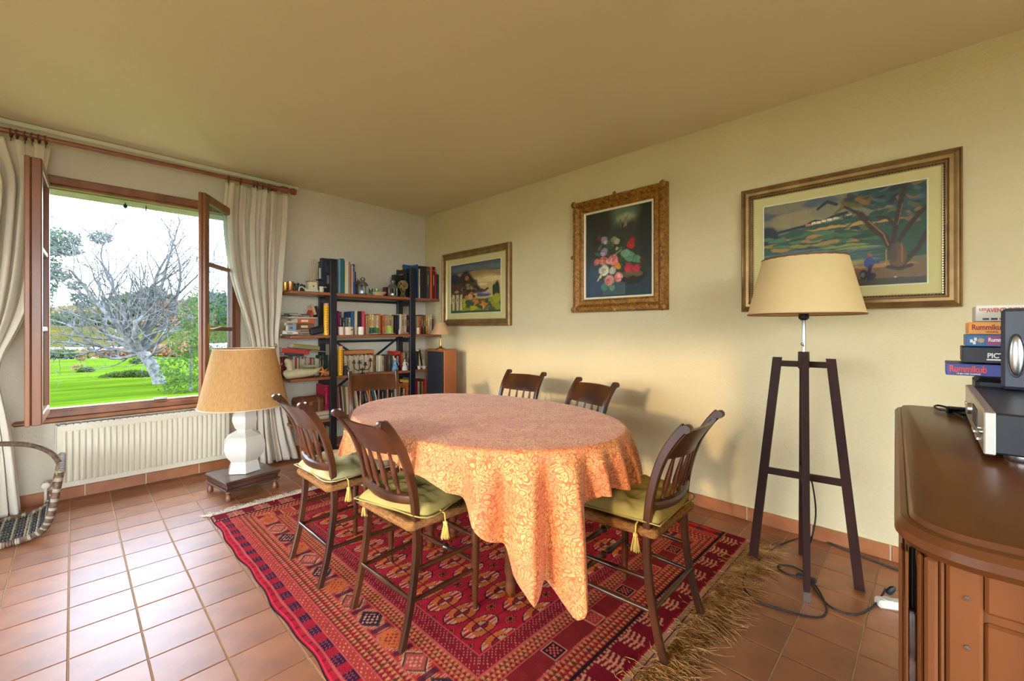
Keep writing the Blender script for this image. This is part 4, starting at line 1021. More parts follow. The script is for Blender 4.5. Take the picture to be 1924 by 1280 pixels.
def row(shelf, y, items, desc, landmark, d=.15):
    """items: (px0, px1, py_top, colour, lean_deg)"""
    z = ZS[shelf]+.0005
    for k, it in enumerate(items):
        px0, px1, pt, c = it[:4]; lean = radians(it[4]) if len(it) > 4 else 0
        x0, x1 = at(px0,600,y=y).x, at(px1,600,y=y).x; h = at((px0+px1)/2, pt, y=y).z-z
        h = max(.05, h/cos(lean))
        size = 'thin' if px1-px0 < 3.2 else ('thick' if px1-px0 > 6 else 'upright')
        if lean: size = 'leaning'
        book((x0+x1)/2-sin(lean)*h*0, y, z, max(.006, x1-x0-.0012), h, c, f'{size} {cn(c)} book on {desc}, {ORD[k]} from {landmark}', d=d, lean=lean)
def auto(px0, px1, pt, cols, wmin=2.8, wmax=5., jit=3, seed=0, lean=0):
    r = random.Random(seed); out = []; p = px0; i = 0
    while p < px1-1.5:
        w = min(r.uniform(wmin, wmax), px1-p); out.append((p, p+w-.25, pt+r.uniform(-jit, jit), cols[i % len(cols)] if r.random() < .75 else r.choice(cols), lean)); p += w; i += 1
    return out
row(0, -.27, [(635,640,487,'lightblue'),(640,646.8,486,'teal'),(648,655,490,'cream'),(655,658.5,492,'grey'),(658.7,661,497,'orange'),(661,663,498,'white'),(663,666.8,496.5,'blue'),(666.9,669,511,'navy')], 'the top shelf', 'the black post')
row(0, -.27, [(784.3,786,497,'blue'),(787,789.4,505,'cream'),(789.8,796,500,'black'),(796.2,801,500.5,'black'),(801.2,807.6,501,'darkgrey'),(808,812,502,'orange'),(812.3,817.5,501.5,'maroon'),(817.7,819.6,512,'crimson'),(820,825.6,516,'darkgreen')], 'the top shelf end by the wall', 'the post', d=.18)
row(1, -.21, [(635.3,637.6,584.5,'magenta'),(638,642,586,'darkgrey'),(643,649,598,'navy'),(649.5,651.5,597,'lightblue'),(652,655,600,'green'),(655.5,658.5,597,'cream'),(659,665.6,585.5,'blue'),(666,671.6,584.5,'cream'),(672,676,585,'black'),(676.3,679.2,585,'black'),(679.6,685.4,585,'pink')]+auto(687.5,740,592,['orange','tan','yellow','cream','tan','cream','orange','brown'],3,5,2,1)+auto(741,770,591,['black','navy','cream','tan','cream','maroon'],3.5,5.5,1.5,2), 'the second shelf', 'the black post')
row(1, -.23, auto(783,812,593,['tan','orange','green','brown','yellow','cream','cream','tan'],3.2,5,2,5)+[(812.5,814,600,'darkgrey')], 'the second shelf by the lamp', 'the post', d=.14)
row(2, -.12, auto(530,548,672,['red','navy','red','darkgrey','rust'],2.6,3.6,1,7)+auto(548,600,673,['cream','pale','red','cream','olive','cream','white','cream','tan'],2.6,3.8,2.5,8)+[(600,604,668,'darkgrey'),(604.5,609,666,'darkgreen'),(609.5,615,667,'darkgreen'),(616,619.5,668,'grey')], 'the third shelf behind the duck', 'the curtain', d=.09)
row(2, -.2, auto(703,752,668,['rust','cream','white','cream','tan','darkgrey','maroon','green','red','cream','tan','tan'],2.8,4.6,1.5,11)+[(741,753,660,'red')]+auto(753.5,770,664,['rust','tan','darkgrey','tan'],3.4,5,1,12), 'the third shelf', 'the wooden book case', d=.14)
row(2, -.2, [(783,787,660,'darkgrey',0),(787.5,791.5,657,'cream',9),(792,795,658,'black',10),(795.5,799,655,'cream',11)], 'the third shelf by the speaker', 'the post')
row(3, -.24, [(610,616,724,'crimson'),(616.5,622,726,'pink')], 'the fourth shelf by the chest', 'the chest', d=.2)
row(3, -.23, [(638,640.5,727,'rose',4),(641,643.5,727,'darkgrey',4),(645,648,726,'pale',5),(648.5,651,727,'olive',5),(651.5,657,727,'cream',4),(658,664,729,'pale',3)]+[(672,676,727,'cream',8),(677.5,683,729,'navy',8),(684,687,728,'black',8),(690,695,728,'navy',12),(696,699,728,'yellow',13),(700,704,727,'pink',13),(705,709,728,'teal',12),(710,712.5,728,'white',12),(716,722,726,'black',0),(723,729,727,'darkgrey',0),(733,739,728,'black')]+[(744,746,726,'white'),(746.6,752,726,'yellow'),(754,757,729,'black'),(758,760.5,731,'cream'),(764,771,722,'orange')], 'the fourth shelf', 'the chest post')
row(3, -.23, [(783,784.7,712,'crimson'),(785,788.5,717,'cream'),(789,792,714,'green'),(792.4,794.4,717,'yellow'),(794.8,797.6,713,'red'),(798,801,713,'pink')], 'the fourth shelf by the speaker', 'the post')
def flat_book(px0, px1, py0, py1, y, c, label, d=.17, tilt=0., z=None, group='books lying in piles on the bookshelf'):
    a = at(px0, py1, y=y); b_ = at(px1, py0, y=y); w = b_.x-a.x; h = max(.004, b_.z-a.z)
    b = MB(); m = bmat(c); zz = a.z if z is None else z
    b.box((0,0,0),(w,d,.0018),0,m); b.box((0,0,h-.0018),(w,d,h),0,m); b.box((0,0,0),(w,.0022,h),.0006,m); b.box((.002,.002,.0015),(w-.003,d-.003,h-.0015),0,M_page)
    if w > .05: b.box((w*.2,-.0006,h*.3),(w*.6,.0004,h*.7),0,bmat('cream' if c in ('brown','black','red','darkgreen','blue','rust','navy') else 'brown'))
    o = b.build('book', None, None, smooth=False); o.location = (a.x, y, zz); o.rotation_euler = (0, tilt, 0); tag(o, label, 'book', group); return a.x, zz+h
z = ZS[1]+.0005
def pile(y, items, z, where, d=.17):
    for px0, px1, hh, c, lab in items:
        a = at(px0,600,y=y); b_ = at(px1,600,y=y); w = b_.x-a.x
        b = MB(); m = bmat(c)
        b.box((0,0,0),(w,d,.0018),0,m); b.box((0,0,hh-.0018),(w,d,hh),0,m); b.box((0,0,0),(w,.0022,hh),.0006,m); b.box((.002,.002,.0015),(w-.003,d-.003,hh-.0015),0,M_page)
        if hh > .012: b.box((w*.2,-.0006,hh*.3),(w*.6,.0004,hh*.7),0,bmat('cream' if c in ('brown','black','red','darkgreen','blue','rust','navy','darkgrey') else 'brown'))
        o = b.build('book', None, None, smooth=False, loc=(a.x, y, z)); tag(o, lab, 'book', 'books lying in piles on the bookshelf'); z += hh+.0004
    return z
pile(-.22, [(557,612,.024,'grey','grey book lying at the bottom of the big pile'),(553,608,.026,'tan','tan book lying second from the bottom in the big pile'),(559,591,.054,'brown','thick brown box-like book low in the big pile'),(559,592,.048,'rust','thick rust-brown book high in the big pile'),(543,596,.008,'white','thin white book laid over the thick rust-brown one'),(554,582,.016,'grey','grey paperback near the top of the big pile'),(533,586,.014,'darkgrey','dark magazine stack topping the big pile under the top shelf'),(536,560,.006,'lightblue','pale blue magazine on top of the dark one')], z, '')
pile(-.285, [(530,546,.012,'green','green book lying at the shelf end by the tieback rope'),(534,560,.018,'white','white paperback lying on the green one'),(535,556,.012,'pale','pale paperback above the white one'),(541,556.5,.044,'lightblue','disc case with blue and orange cover in the small pile'),(538,556,.026,'grey','grey disc case above the blue one'),(543,553,.01,'cream','small cream booklet topping the small pile')], z, '', d=.06)
# leaning boxes of slides beside the pile
for i, (px, py, s_, lab) in enumerate(((593,579,.9,'tan booklet wedged upright above the dark tray'),(600,583,1.,'dark folder leaning beside the yellow tube'),(586,582,.7,'red folder leaning at the top of the big pile'))):
    p = at(px, py+13, y=-.25); book(p.x, -.25+.01*i, p.z, .022, .10*s_, ['tan','black','red'][i], lab, d=.1, lean=radians((18,14,-20)[i]), kind='folder')
b = MB(); p = at(600,614,y=-.24); b.box((-.075,-.03,-.035),(.075,.08,.03),.012); 
for k in range(7): b.box((-.062+.019*k,-.032,-.02),(-.052+.019*k,-.028,.022),.001,m=M_chrome)
o = b.build('slide_tray', None, loc=(p.x-.01,-.24,ZS[1]+.036+.012), rot=(0,radians(-12),0)); o.data.materials[0] = M_black; tag(o, 'dark slide tray standing beside the yellow tube', 'tray')
def tube_thing(px0, px1, pt, shelf, y, label):
    x0, x1 = at(px0,600,y=y).x, at(px1,600,y=y).x; r = (x1-x0)/2; h = at(px0,pt,y=y).z-ZS[shelf]
    b = MB(); b.lathe([(r,0),(r,h*.93),(r*.96,h*.935),(r*.96,h)], 20, m=mat('yellow_tube', L(232,176,24), .45, var=.1, vscale=40)); b.lathe([(r*1.0,h*.93),(r,h),(0,h+.001)], 20, m=bmat('rose'))
    for k in range(11): b.box((-r*.25,-r-.0008,h*(.08+.075*k)),(r*.25,-r+.0006,h*(.11+.075*k)),0,m=bmat('rust'))
    o = b.build('tube', None, loc=((x0+x1)/2, y+r, ZS[shelf]+.0005)); tag(o, label, 'tube', 'yellow cardboard tubes')
tube_thing(610.2,619.6,570,1,-.29,'yellow cardboard tube standing on the second shelf by the post')
tube_thing(636.6,645.8,651,2,-.29,'yellow patterned tube standing on the third shelf beside the wooden case')
def lathe_thing(name, px, r, prof, shelf, y, m, label, cat, n=18, group=None, extra=None, sx=1, sy=1):
    x = at(px,600,y=y).x; e = MB(); e.lathe([(a*r, z) for a, z in prof], n, sx=sx, sy=sy)
    if extra: extra(e)
    o = e.build(name, m, loc=(x, y, ZS[shelf]+.0005)); return tag(o, label, cat, group)
CUP = lambda h: [(.8,0),(.98,.006),(1,h),(.92,h),(.88,.01),(0,.01)]
lathe_thing('votive_cup', 536.5, .018, CUP(.072), 0, -.24, M_brass, 'small dark brass cup at the free end of the top shelf', 'cup')
lathe_thing('votive_cup', 546, .024, CUP(.082), 0, -.24, mat('copper', L(180,130,90), .35, .9), 'copper cup beside the small brass one on the top shelf', 'cup')
b = MB(); b.box((-.045,-.03,0),(.05,.03,.045),.006); 
for q in ((-.03,.05),(.0,.055),(.03,.048),(.05,.04)): b.ball((q[0],0,q[1]+.006), .014)
o = b.build('trinket_box', mat('dark_trinket', L(46,38,40), .5, var=.3, vscale=40), loc=(at(560,600,y=-.23).x,-.23,ZS[0]+.001)); tag(o, 'dark trinket box with little round ornaments between cup and house', 'box')
b = MB(); b.tube(smooth_path([(-.05,0,.0),(-.045,0,.03),(-.02,0,.036),(.0,0,.02),(.03,0,.012)],6), [.006]*25, 8, cap=True); b.box((.0,-.02,0),(.115,.02,.012),.004); b.box((.01,-.018,.012),(.11,.018,.022),.004)
o = b.build('porcelain_dish', mat('pale_green_porcelain', L(190,206,190), .25), loc=(at(573,600,y=-.275).x,-.275,ZS[0]+.001)); tag(o, 'pale green dish with swan-neck handle at the top shelf edge', 'dish')
df = empty('reed_diffuser', (at(586,600,y=-.24).x,-.24,ZS[0]+.001), 0, 'cream square box with tall tan reeds on the top shelf', 'diffuser')
b = MB(); b.box((-.036,-.032,0),(.036,.032,.088),.003); b.build('box', mat('cream_card', L(206,192,150), .7), df)
b = MB(); b.box((-.042,-.038,.088),(.042,.038,.097),.003); b.build('lid', mat('olive_lid', L(150,138,84), .6), df)
b = MB(); b.lathe([(0,0),(.006,.002),(.006,.01),(0,.008)],6,T=Matrix.Translation((0,-.033,.05)) @ Matrix.Rotation(pi/2,4,'X')); b.build('heart', M_iron_gap, df)
for k, (dx_, dz_) in enumerate(((-.004,.245),(.012,.24),(.02,.25),(.034,.24),(.05,.225),(.066,.2))):
    b = MB(); b.tube([(.004*(k-2),0,.095),(dx_,.006*(k-2),.095+dz_*.85)], .0022, 5); b.build('reed', bmat('tan'), df)
cs = empty('candlestick', (at(601,600,y=-.25).x,-.25,ZS[0]+.001), 0, 'dark iron candlestick with a pale green candle on the top shelf', 'candlestick')
b = MB(); b.lathe([(.022,0),(.02,.006),(.005,.012),(.005,.03),(.011,.05),(.005,.07),(.006,.105),(.033,.11),(.035,.114),(.009,.115),(.010,.125)], 14); b.build('stand', M_iron_gap, cs)
b = MB(); b.lathe([(.0085,.115),(.008,.222),(.001,.226)], 10); b.build('candle', mat('green_wax', L(176,178,140), .6), cs)
lathe_thing('cream_jug', 604, .022, [(.7,0),(.95,.012),(.8,.035),(1,.05),(.9,.05),(.7,.03),(0,.01)], 0, -.285, M_ivory, 'small white jug at the foot of the candlestick', 'jug', extra=lambda e: e.tube(smooth_path([(.02,0,.045),(.04,0,.048),(.045,0,.042)],4), .004, 6))
# big dark display book
b = MB(); x0 = at(604,600,y=-.2).x; x1 = at(632,600,y=-.2).x; zt = at(618,486,y=-.2).z
b.box((x0,-.2,ZS[0]+.001),(x1+.02,-.155,zt),.004, m=mat('dark_album_cover', L(38,44,60), .4)); b.box((x0+.035,-.2012,ZS[0]+.20),(x0+.10,-.1995,zt-.05),0,m=bmat('darkgrey')); b.box((x0+.05,-.2012,ZS[0]+.09),(x0+.115,-.1995,ZS[0]+.17),0,m=bmat('grey')); b.box((x0+.06,-.2016,ZS[0]+.10),(x0+.09,-.1995,ZS[0]+.14),0,m=bmat('rose'))
o = b.build('album', None, smooth=False); tag(o, 'large dark blue album with pictures standing behind the front post', 'album')
def lantern(px, y, s_, label):
    e = empty('lantern', (at(px,600,y=y).x, y, ZS[0]+.001), 0, label, 'lantern', 'metal tea-light lanterns'); M_ln = mat('pewter', L(110,108,94), .4, .6)
    b = MB(); b.lathe([(.05*s_,0),(.052*s_,.006),(.044*s_,.012)], 6, rot=.3); b.build('base', M_ln, e)
    for k in range(6):
        a = .3+2*pi*k/6; b = MB(); b.box((-.0035,-.0035,.01),(.0035,.0035,.092*s_),.001,T=Matrix.Translation((.044*s_*cos(a),.044*s_*sin(a),0)) @ Matrix.Rotation(a,4,'Z')); b.build('bar', mat('lantern_bar', L(150,148,128), .4, .3), e)
    b = MB(); b.lathe([(.038*s_,.012),(.038*s_,.09*s_)], 6, rot=.3, cap=False); b.build('glass', M_glass, e)
    b = MB(); b.lathe([(.05*s_,.09*s_),(.053*s_,.096*s_),(.047*s_,.112*s_),(.03*s_,.128*s_),(.016*s_,.133*s_),(.016*s_,.14*s_),(.024*s_,.15*s_),(.024*s_,.165*s_),(.012*s_,.175*s_),(0,.177*s_)], 16); b.build('domed_top', M_ln, e)
    b = MB(); b.lathe([(.018*s_,.012),(.018*s_,.035),(0,.036)], 10); b.build('tea_light', M_ivory, e)
lantern(681.5,-.25,.98,'pewter lantern next to the blue books on the top shelf'); lantern(738,-.26,.98,'pewter lantern in front of the rattan ball')
b = MB(); b.ball((0,0,.03),.028,sc=(.6,.6,1.2)); b.ball((.004,-.002,.075),.016); b.tube([(.01,0,.08),(.03,0,.085)],[.005,.001],6); b.lathe([(.02,-.01),(.02,0)],8)
o = b.build('wooden_bird', mat('carved_wood', L(120,84,52), .5), loc=(at(672,600,y=-.17).x,-.17,ZS[0]+.06)); 
b2 = MB(); b2.lathe([(.016,0),(.012,.05),(.01,.06)], 8); b2.build('stem', mat('carved_wood'), o, loc=(0,0,-.06)); tag(o, 'small carved bird behind the pewter lantern near the blue books', 'ornament')
lathe_thing('oval_dish', 711, .06, [(.55,0),(.75,.012),(1,.032),(.96,.034),(.7,.016),(0,.012)], 0, -.26, mat('beige_stoneware', L(206,178,140), .5), 'beige oval dish holding green glasses on the top shelf', 'dish', sx=1.35, n=24)
GG = mat('lime_glass', L(120,150,40), .15, spec=.7); GD = mat('dark_green_glass', L(34,74,50), .15, spec=.7)
for px, m, r, lab, zz in ((697,GD,.018,'dark green glass in the beige oval dish',.017),(708,GG,.022,'lime green glass in the beige oval dish',.017)):
    o = lathe_thing('glass_cup', px, r, CUP(.05), 0, -.26, m, lab, 'glass'); o.location.z += zz
for k, (px, dy_) in enumerate(((716,0),(720,.01),(723,-.004),(719,-.012))):
    b = MB(); b.ball((0,0,0),.014,sc=(1,1,.8)); o = b.build('glass_pebble', mat('mauve_glass', L(130,118,110), .2), loc=(at(px,600,y=-.26).x,-.26+dy_,ZS[0]+.03+.004*k)); tag(o, 'mauve glass pebble in the oval dish, '+('beside the lime glass','at the back','nearest the second lantern','at the front')[k], 'pebble', 'glass pebbles in the oval dish')
b = MB(); b.box((-.04,-.03,0),(.05,.03,.105),.004); o = b.build('box', bmat('maroon'), loc=(at(728,600,y=-.14).x,-.14,ZS[0]+.001)); tag(o, 'dark red box behind the oval dish on the top shelf', 'box')
rb = empty('rattan_ball', (at(757,600,y=-.26).x,-.26,ZS[0]+.001), 0, 'woven rattan ball on a wire stem beside the second lantern', 'ornament')
M_rat = mat('rattan', L(150,128,76), .7, var=.2, vscale=40); b = MB(); rr_ = random.Random(4)
for k in range(12):
    R_ = Matrix.Rotation(rr_.uniform(0,pi), 3, 'X') @ Matrix.Rotation(rr_.uniform(0,pi), 3, 'Y'); b.tube([R_ @ Vector((.052*cos(2*pi*i/22), .052*sin(2*pi*i/22), .0))+Vector((0,0,.125)) for i in range(22)], .0036, 5, closed=True)
b.build('ball', M_rat, rb, ang=180); b = MB()
for k in range(8):
    a = 2*pi*k/8; b.tube([(.03*cos(a),.03*sin(a),0),(.016*cos(a+.6),.016*sin(a+.6),.04),(.026*cos(a+1.2),.026*sin(a+1.2),.078)], .0025, 5)
b.build('stem', M_rat, rb, ang=180)
def flat_thing(name, px0, px1, pt, pb, y, th, m, label, cat, zmin=None):
    x0, x1 = at(px0,600,y=y).x, at(px1,600,y=y).x; z1 = at(px0,pt,y=y).z; z0 = ZS[0]+.001 if zmin is None else zmin
    b = MB(); b.box((x0,y,z0),(x1,y+th,z1),.002); return tag(b.build(name, m, smooth=False), label, cat)
flat_thing('folder', 758,783.5,497,0,-.08,.02,bmat('blue'),'blue folder standing behind the second front post','folder')
flat_thing('folder', 750,760,504,0,-.06,.012,bmat('yellow'),'yellow folder peeping out behind the dark case','folder')
flat_thing('case', 741,772,516,0,-.15,.06,M_black,'black case standing behind the rattan ball','case')
flat_thing('case', 763,784,504,0,-.22,.05,mat('black_leather', L(26,26,34), .5),'black bag-like case against the second front post','case')
# second shelf, in front of the books
MUG = lambda h: [(.92,0),(1,.008),(1,h),(.92,h),(.9,.01),(0,.01)]
M_beige = mat('beige_mug', L(216,194,168), .45)
lathe_thing('mug', 640.5, .027, MUG(.077), 1, -.27, M_beige, 'plain beige mug beside the front black post', 'mug')
o = lathe_thing('mug', 654.5, .045, MUG(.077), 1, -.26, M_beige, 'wide beige candle pot with a tiny heart', 'mug')
b = MB(); b.lathe([(0,0),(.007,.001),(.007,.003),(0,.003)],6,T=Matrix.Translation((.012,-.0452,.048)) @ Matrix.Rotation(pi/2,4,'X')); b.build('heart', M_iron_gap, o)
lathe_thing('candle', 678, .028, MUG(.078), 1, -.265, mat('white_wax', L(232,222,198), .4), 'white candle in glass in front of the black books', 'candle')
for px, r_, lab in ((705,.062,'white saucer under the two green glasses'),(732,.062,'white saucer under the lime plaid candle')):
    lathe_thing('saucer', px, r_, [(.5,0),(.7,.004),(1,.012),(1,.014),(.7,.008),(0,.006)], 1, -.235, M_ivory, lab, 'saucer', n=26)
for px, m, lab in ((698.5,mat('teal_glass', L(20,86,76), .15),'teal glass on the saucer before the tan books'),(708.5,mat('mid_green_glass', L(70,110,56), .15),'mid-green glass beside the teal one')):
    o = lathe_thing('glass_cup', px, .021, CUP(.062), 1, -.24, m, lab, 'glass'); o.location.z += .008
def wick(e): e.tube([(0,0,.08),(0,0,.105)], .0015, 5)
o = lathe_thing('plaid_candle', 732, .037, [(.98,0),(1,.004),(1,.08),(.9,.082),(0,.08)], 1, -.235, mat('lime_plaid', L(176,186,70), .5, col2=L(140,158,50), vscale=60), 'lime green candle with a wick on the second saucer', 'candle', extra=wick); o.location.z += .008
lathe_thing('shot_glass', 751, .014, CUP(.05), 1, -.28, mat('pinkish_glass', L(206,184,160), .2), 'small clear glass beside the lime candle', 'glass')
lathe_thing('votive_cup', 785, .02, CUP(.07), 1, -.28, M_beige, 'beige cup right against the second front post', 'cup')
lathe_thing('tinted_glass', 796, .024, CUP(.08), 1, -.27, mat('brown_glass', L(66,34,22), .15), 'dark brown glass beside the small brass lamp shade', 'glass')
b = MB(); b.ball((0,0,0), .03, sc=(1.1,.8,.35)); o = b.build('shell', mat('shell_pink', L(190,120,96), .5), loc=(at(764,600,y=-.27).x,-.27,ZS[1]+.011)); tag(o, 'small reddish shell at the edge of the second shelf', 'shell')
# third shelf ornaments
zt3 = at(570,672,y=-.2).z
def tilted(px0, px1, py, hh, c, label, y, d, ang, name='book'):
    a = at(px0,py,y=y); b_ = at(px1,600,y=y); w = (b_.x-a.x)/cos(ang); b = MB(); m = bmat(c)
    b.box((0,0,0),(w,d,.002),0,m); b.box((0,0,hh-.002),(w,d,hh),0,m); b.box((0,0,0),(w,.002,hh),0,m); b.box((.002,.002,.002),(w-.002,d-.002,hh-.002),0,M_page)
    o = b.build(name, None, None, smooth=False); o.location = (a.x,y,a.z); o.rotation_euler = (0,ang,0); tag(o, label, 'book', 'books laid across the third shelf row')
tilted(534,571,668,.034,'darkgreen','dark green book lying on the row behind the duck',-.19,.15,radians(4.5))
tilted(529,581,662.5,.040,'red','bright red box-file lying tilted over the duck',-.2,.16,radians(7))
tilted(530,613,655.5,.006,'white','thin white board lying over the red box-file',-.19,.16,radians(6.5))
tilted(551,600.5,653.5,.036,'olive','pale yellow book lying on top of the white board',-.19,.14,radians(8))
dk = empty('ceramic_duck', (at(569,600,y=-.27).x,-.262,ZS[2]+.001), 0, 'cream ceramic duck with orange beak on the third shelf', 'ornament')
M_duck = mat('duck_glaze', L(216,206,164), .35, col2=L(190,182,136), vscale=12)
vs = []; b = MB(); body = smooth_path([(-.155,0,.035),(-.13,0,.042),(-.06,0,.046),(.03,0,.046),(.11,0,.056),(.165,0,.085)], 4)
b.tube(body, [.008,.022,.032,.038,.041,.043,.044,.044,.043,.042,.041,.039,.037,.035,.032,.028,.024,.019,.014,.009,.004], 14); b.build('body', M_duck, dk, ang=180)
b = MB(); b.tube(smooth_path([(-.105,0,.05),(-.105,0,.095),(-.112,0,.122),(-.128,0,.148),(-.148,0,.148)],4), [.034,.032,.029,.027,.026,.026,.026,.027,.029,.031,.033,.034,.034,.032,.028,.02,.01], 12); b.build('head', M_duck, dk, ang=180)
b = MB(); b.tube([(-.165,0,.142),(-.195,0,.112),(-.222,0,.088)], [.013,.009,.004], 8, flat=.7); b.build('beak', mat('duck_beak', L(214,112,80), .4), dk)
lathe_thing('glass_dish', 583, .075, [(.3,0),(.6,.006),(1,.02),(1,.024),(.6,.010),(0,.006)], 2, -.262, mat('pale_green_glass', L(168,184,140), .12), 'pale green glass dish resting on the duck back', 'dish', sx=1.1, sy=.5, n=24).location.z += .088
sf = MB(); 
for k in range(5):
    a = pi/2+2*pi*k/5+.2; sf.tube([(0,0,0),(.022*cos(a),-.002,.022*sin(a)),(.05*cos(a),.004,.05*sin(a))], [.013,.009,.003], 7)
o = sf.build('starfish', mat('starfish_orange', L(216,138,70), .8, var=.15, vscale=60), loc=(at(607,600,y=-.285).x,-.285,ZS[2]+.048), ang=180); tag(o, 'orange starfish propped beside the ceramic duck', 'starfish')
b = MB(); b.tube(smooth_path([(0,0,.02),(.03,0,.026),(.06,0,.02),(.085,0,.01)],4), [.008,.016,.022,.026,.028,.028,.026,.024,.02,.016,.012,.008,.004], 10); o = b.build('sea_shell', mat('shell_tan', L(196,138,92), .6, var=.2, vscale=50), loc=(at(606,600,y=-.25).x,-.25,ZS[2]+.002), ang=180); tag(o, 'tan conch shell lying behind the starfish', 'shell')
bc = empty('book_case', (at(646,600,y=-.2).x,-.2,ZS[2]+.001), 0, 'boxed set of cream books under an orange wood lid on the third shelf', 'book set')
wbc = at(703,600,y=-.2).x-at(646,600,y=-.2).x; hb = at(670,659,y=-.2).z-ZS[2]
b = MB(); b.box((0,0,hb-.035),(wbc,.15,hb),.002); b.box((wbc-.008,0,0),(wbc,.15,hb-.03),.001); b.box((0,0,0),(.006,.15,hb-.03),.001); b.build('wooden_case', mat('case_wood', L(184,112,58), .5), bc)
x = .008; k = 0
while x < wbc-.022:
    w_ = random.Random(k+50).uniform(.011,.017); q = MB(); book_mesh(q, w_-.001, .13, hb-.045-.006*(k % 3), ['cream','pale','tan','cream'][k % 4], ['brown','rust','darkgrey'][k % 3]); q.build('volume', None, bc, smooth=False, loc=(x+w_/2,.004,0)); x += w_; k += 1
cb = empty('candelabra', (at(681,600,y=-.28).x,-.28,ZS[2]+.001), 0, 'black wrought-iron candelabra with curled arms on the third shelf', 'candelabra')
b = MB(); b.lathe([(.025,0),(.02,.006),(.006,.012),(.005,.06)], 10); b.build('stem', M_iron_gap, cb)
for dx_, zz in ((-.085,.125),(-.03,.12),(.03,.10),(.085,.135)):
    b = MB(); b.tube(smooth_path([(0,0,.05),(dx_*.5,0,.035),(dx_*.95,0,.06),(dx_,0,zz-.02)],5), .004, 6); b.lathe([(.006,zz-.022),(.018,zz-.018),(.02,zz-.012),(.01,zz-.012),(.01,zz+.012),(.008,zz+.012)],10,(dx_,0,0)); b.build('arm', M_iron_gap, cb)
    b = MB(); b.lathe([(.008,zz+.004),(.008,zz+.018),(.001,zz+.019)], 8, (dx_,0,0)); b.build('candle_stub', M_ivory, cb)
def figure(px, y, s_, m1, m2, label, arm=True):
    e = empty('figurine', (at(px,600,y=y).x, y, ZS[2]+.001), 0, label, 'figurine')
    b = MB(); b.lathe([(.038*s_,0),(.036*s_,.01*s_),(.028*s_,.05*s_),(.014*s_,.075*s_),(.018*s_,.095*s_),(.012*s_,.108*s_),(.004*s_,.112*s_)], 12); b.tube([(-.016*s_,0,.098*s_),(-.035*s_,-.01,.075*s_),(-.02*s_,-.02,.06*s_)], .0055*s_, 6); b.tube([(.016*s_,0,.098*s_),(.036*s_,-.006,.08*s_),(.03*s_,-.02,.062*s_)], .0055*s_, 6); b.build('dress', m1, e, ang=180)
    b = MB(); b.ball((0,0,.124*s_), .0125*s_, sc=(.9,.95,1.1)); b.build('head', M_ivory, e)
    b = MB(); b.ball((0,.003,.130*s_), .0125*s_, sc=(1,1,.9)); b.build('hair', m2, e); return e
figure(742.5,-.28,.98,mat('blue_glaze', L(110,150,180), .25),mat('gold_hair', L(220,170,70), .4),'small porcelain lady in a blue dress on the third shelf')
figure(760.5,-.275,.86,mat('white_glaze', L(214,206,190), .25),mat('brown_hair', L(110,84,60), .5),'small white porcelain figure beside the blue lady')
figure(649.5,-.27,.8,M_black,M_black,'small black figurine between yellow tube and book set')
for k, px in enumerate((787.5,796.5)):
    o = lathe_thing('sauce_boat', px, .024, [(.6,0),(.9,.01),(1,.035),(.9,.035),(.7,.014),(0,.01)], 2, -.28, M_ivory, ('white china cup against the second post, third shelf','white china cup touching the speaker tower side')[k], 'cup', extra=lambda e: e.tube(smooth_path([(.02,0,.03),(.036,0,.024),(.02,0,.012)],4), .003, 6))
# fourth shelf
ct = empty('treasure_chest', (at(580,600,y=-.22).x,-.2,ZS[3]+.075), 0, 'small domed wooden chest with leather straps on the fourth shelf', 'chest')
M_chest = mat('chest_wood', L(120,70,42), .5, col2=L(84,46,28), vscale=12, vstretch=(.3,1,1)); M_strap = mat('chest_strap', L(140,92,60), .5)
hw, hd, hh, rd_ = .115, .075, .085, .075
b = MB(); b.box((-hw,-hd,0),(hw,hd,hh),.003); b.build('body', M_chest, ct)
def dome(x0, x1, r): 
    b = MB(); n_ = 14; vs = [(x, -r*cos(pi*i/n_), hh+.002+r*.72*sin(pi*i/n_)) for x in (x0, x1) for i in range(n_+1)]; b.add(vs, [(i, i+1, n_+2+i, n_+1+i) for i in range(n_)]+[tuple(range(n_+1))[::-1], tuple(range(n_+1, 2*n_+2)), (0, n_+1, 2*n_+1, n_)]); return b
dome(-hw,hw,rd_).build('lid', M_chest, ct)
for x in (-.075,.06):
    q = dome(x,x+.018,rd_+.004); q.box((x,-hd-.004,0),(x+.018,-hd,hh+.002)); q.build('strap', M_strap, ct)
b = MB(); b.tube(smooth_path([(hw+.002,-.04,.03),(hw+.035,-.05,.02),(hw+.055,-.06,-.02),(hw+.06,-.07,-.07)],6), .004, 6); b.build('strap_end', M_strap, ct)
b = MB(); b.box((-.012,-hd-.008,hh-.02),(.012,-hd,hh+.012),.002); b.build('latch', M_brass, ct)
pile(-.27, [(556,622,.014,'pale','cream magazine at the bottom of the pile under the chest'),(560,621,.012,'white','white magazine second in the pile under the chest'),(558,620,.014,'tan','tan magazine third in the pile under the chest'),(562,620,.010,'white','white magazine fourth in the pile under the chest'),(560,619,.012,'cream','cream magazine fifth in the pile under the chest'),(564,618,.010,'rose','pinkish magazine on top of the pile under the chest')], ZS[3]+.0005, '', d=.2)
b = MB(); b.box((-.05,-.06,0),(.05,.06,.03),.003); o = b.build('card_box', bmat('yellow'), loc=(at(764,600,y=-.15).x,-.15,at(764,717,y=-.2).z), smooth=False); o.location.z = at(764,719,y=-.2).z
tag(o, 'pale yellow card box on top of the orange book, fourth shelf', 'box')
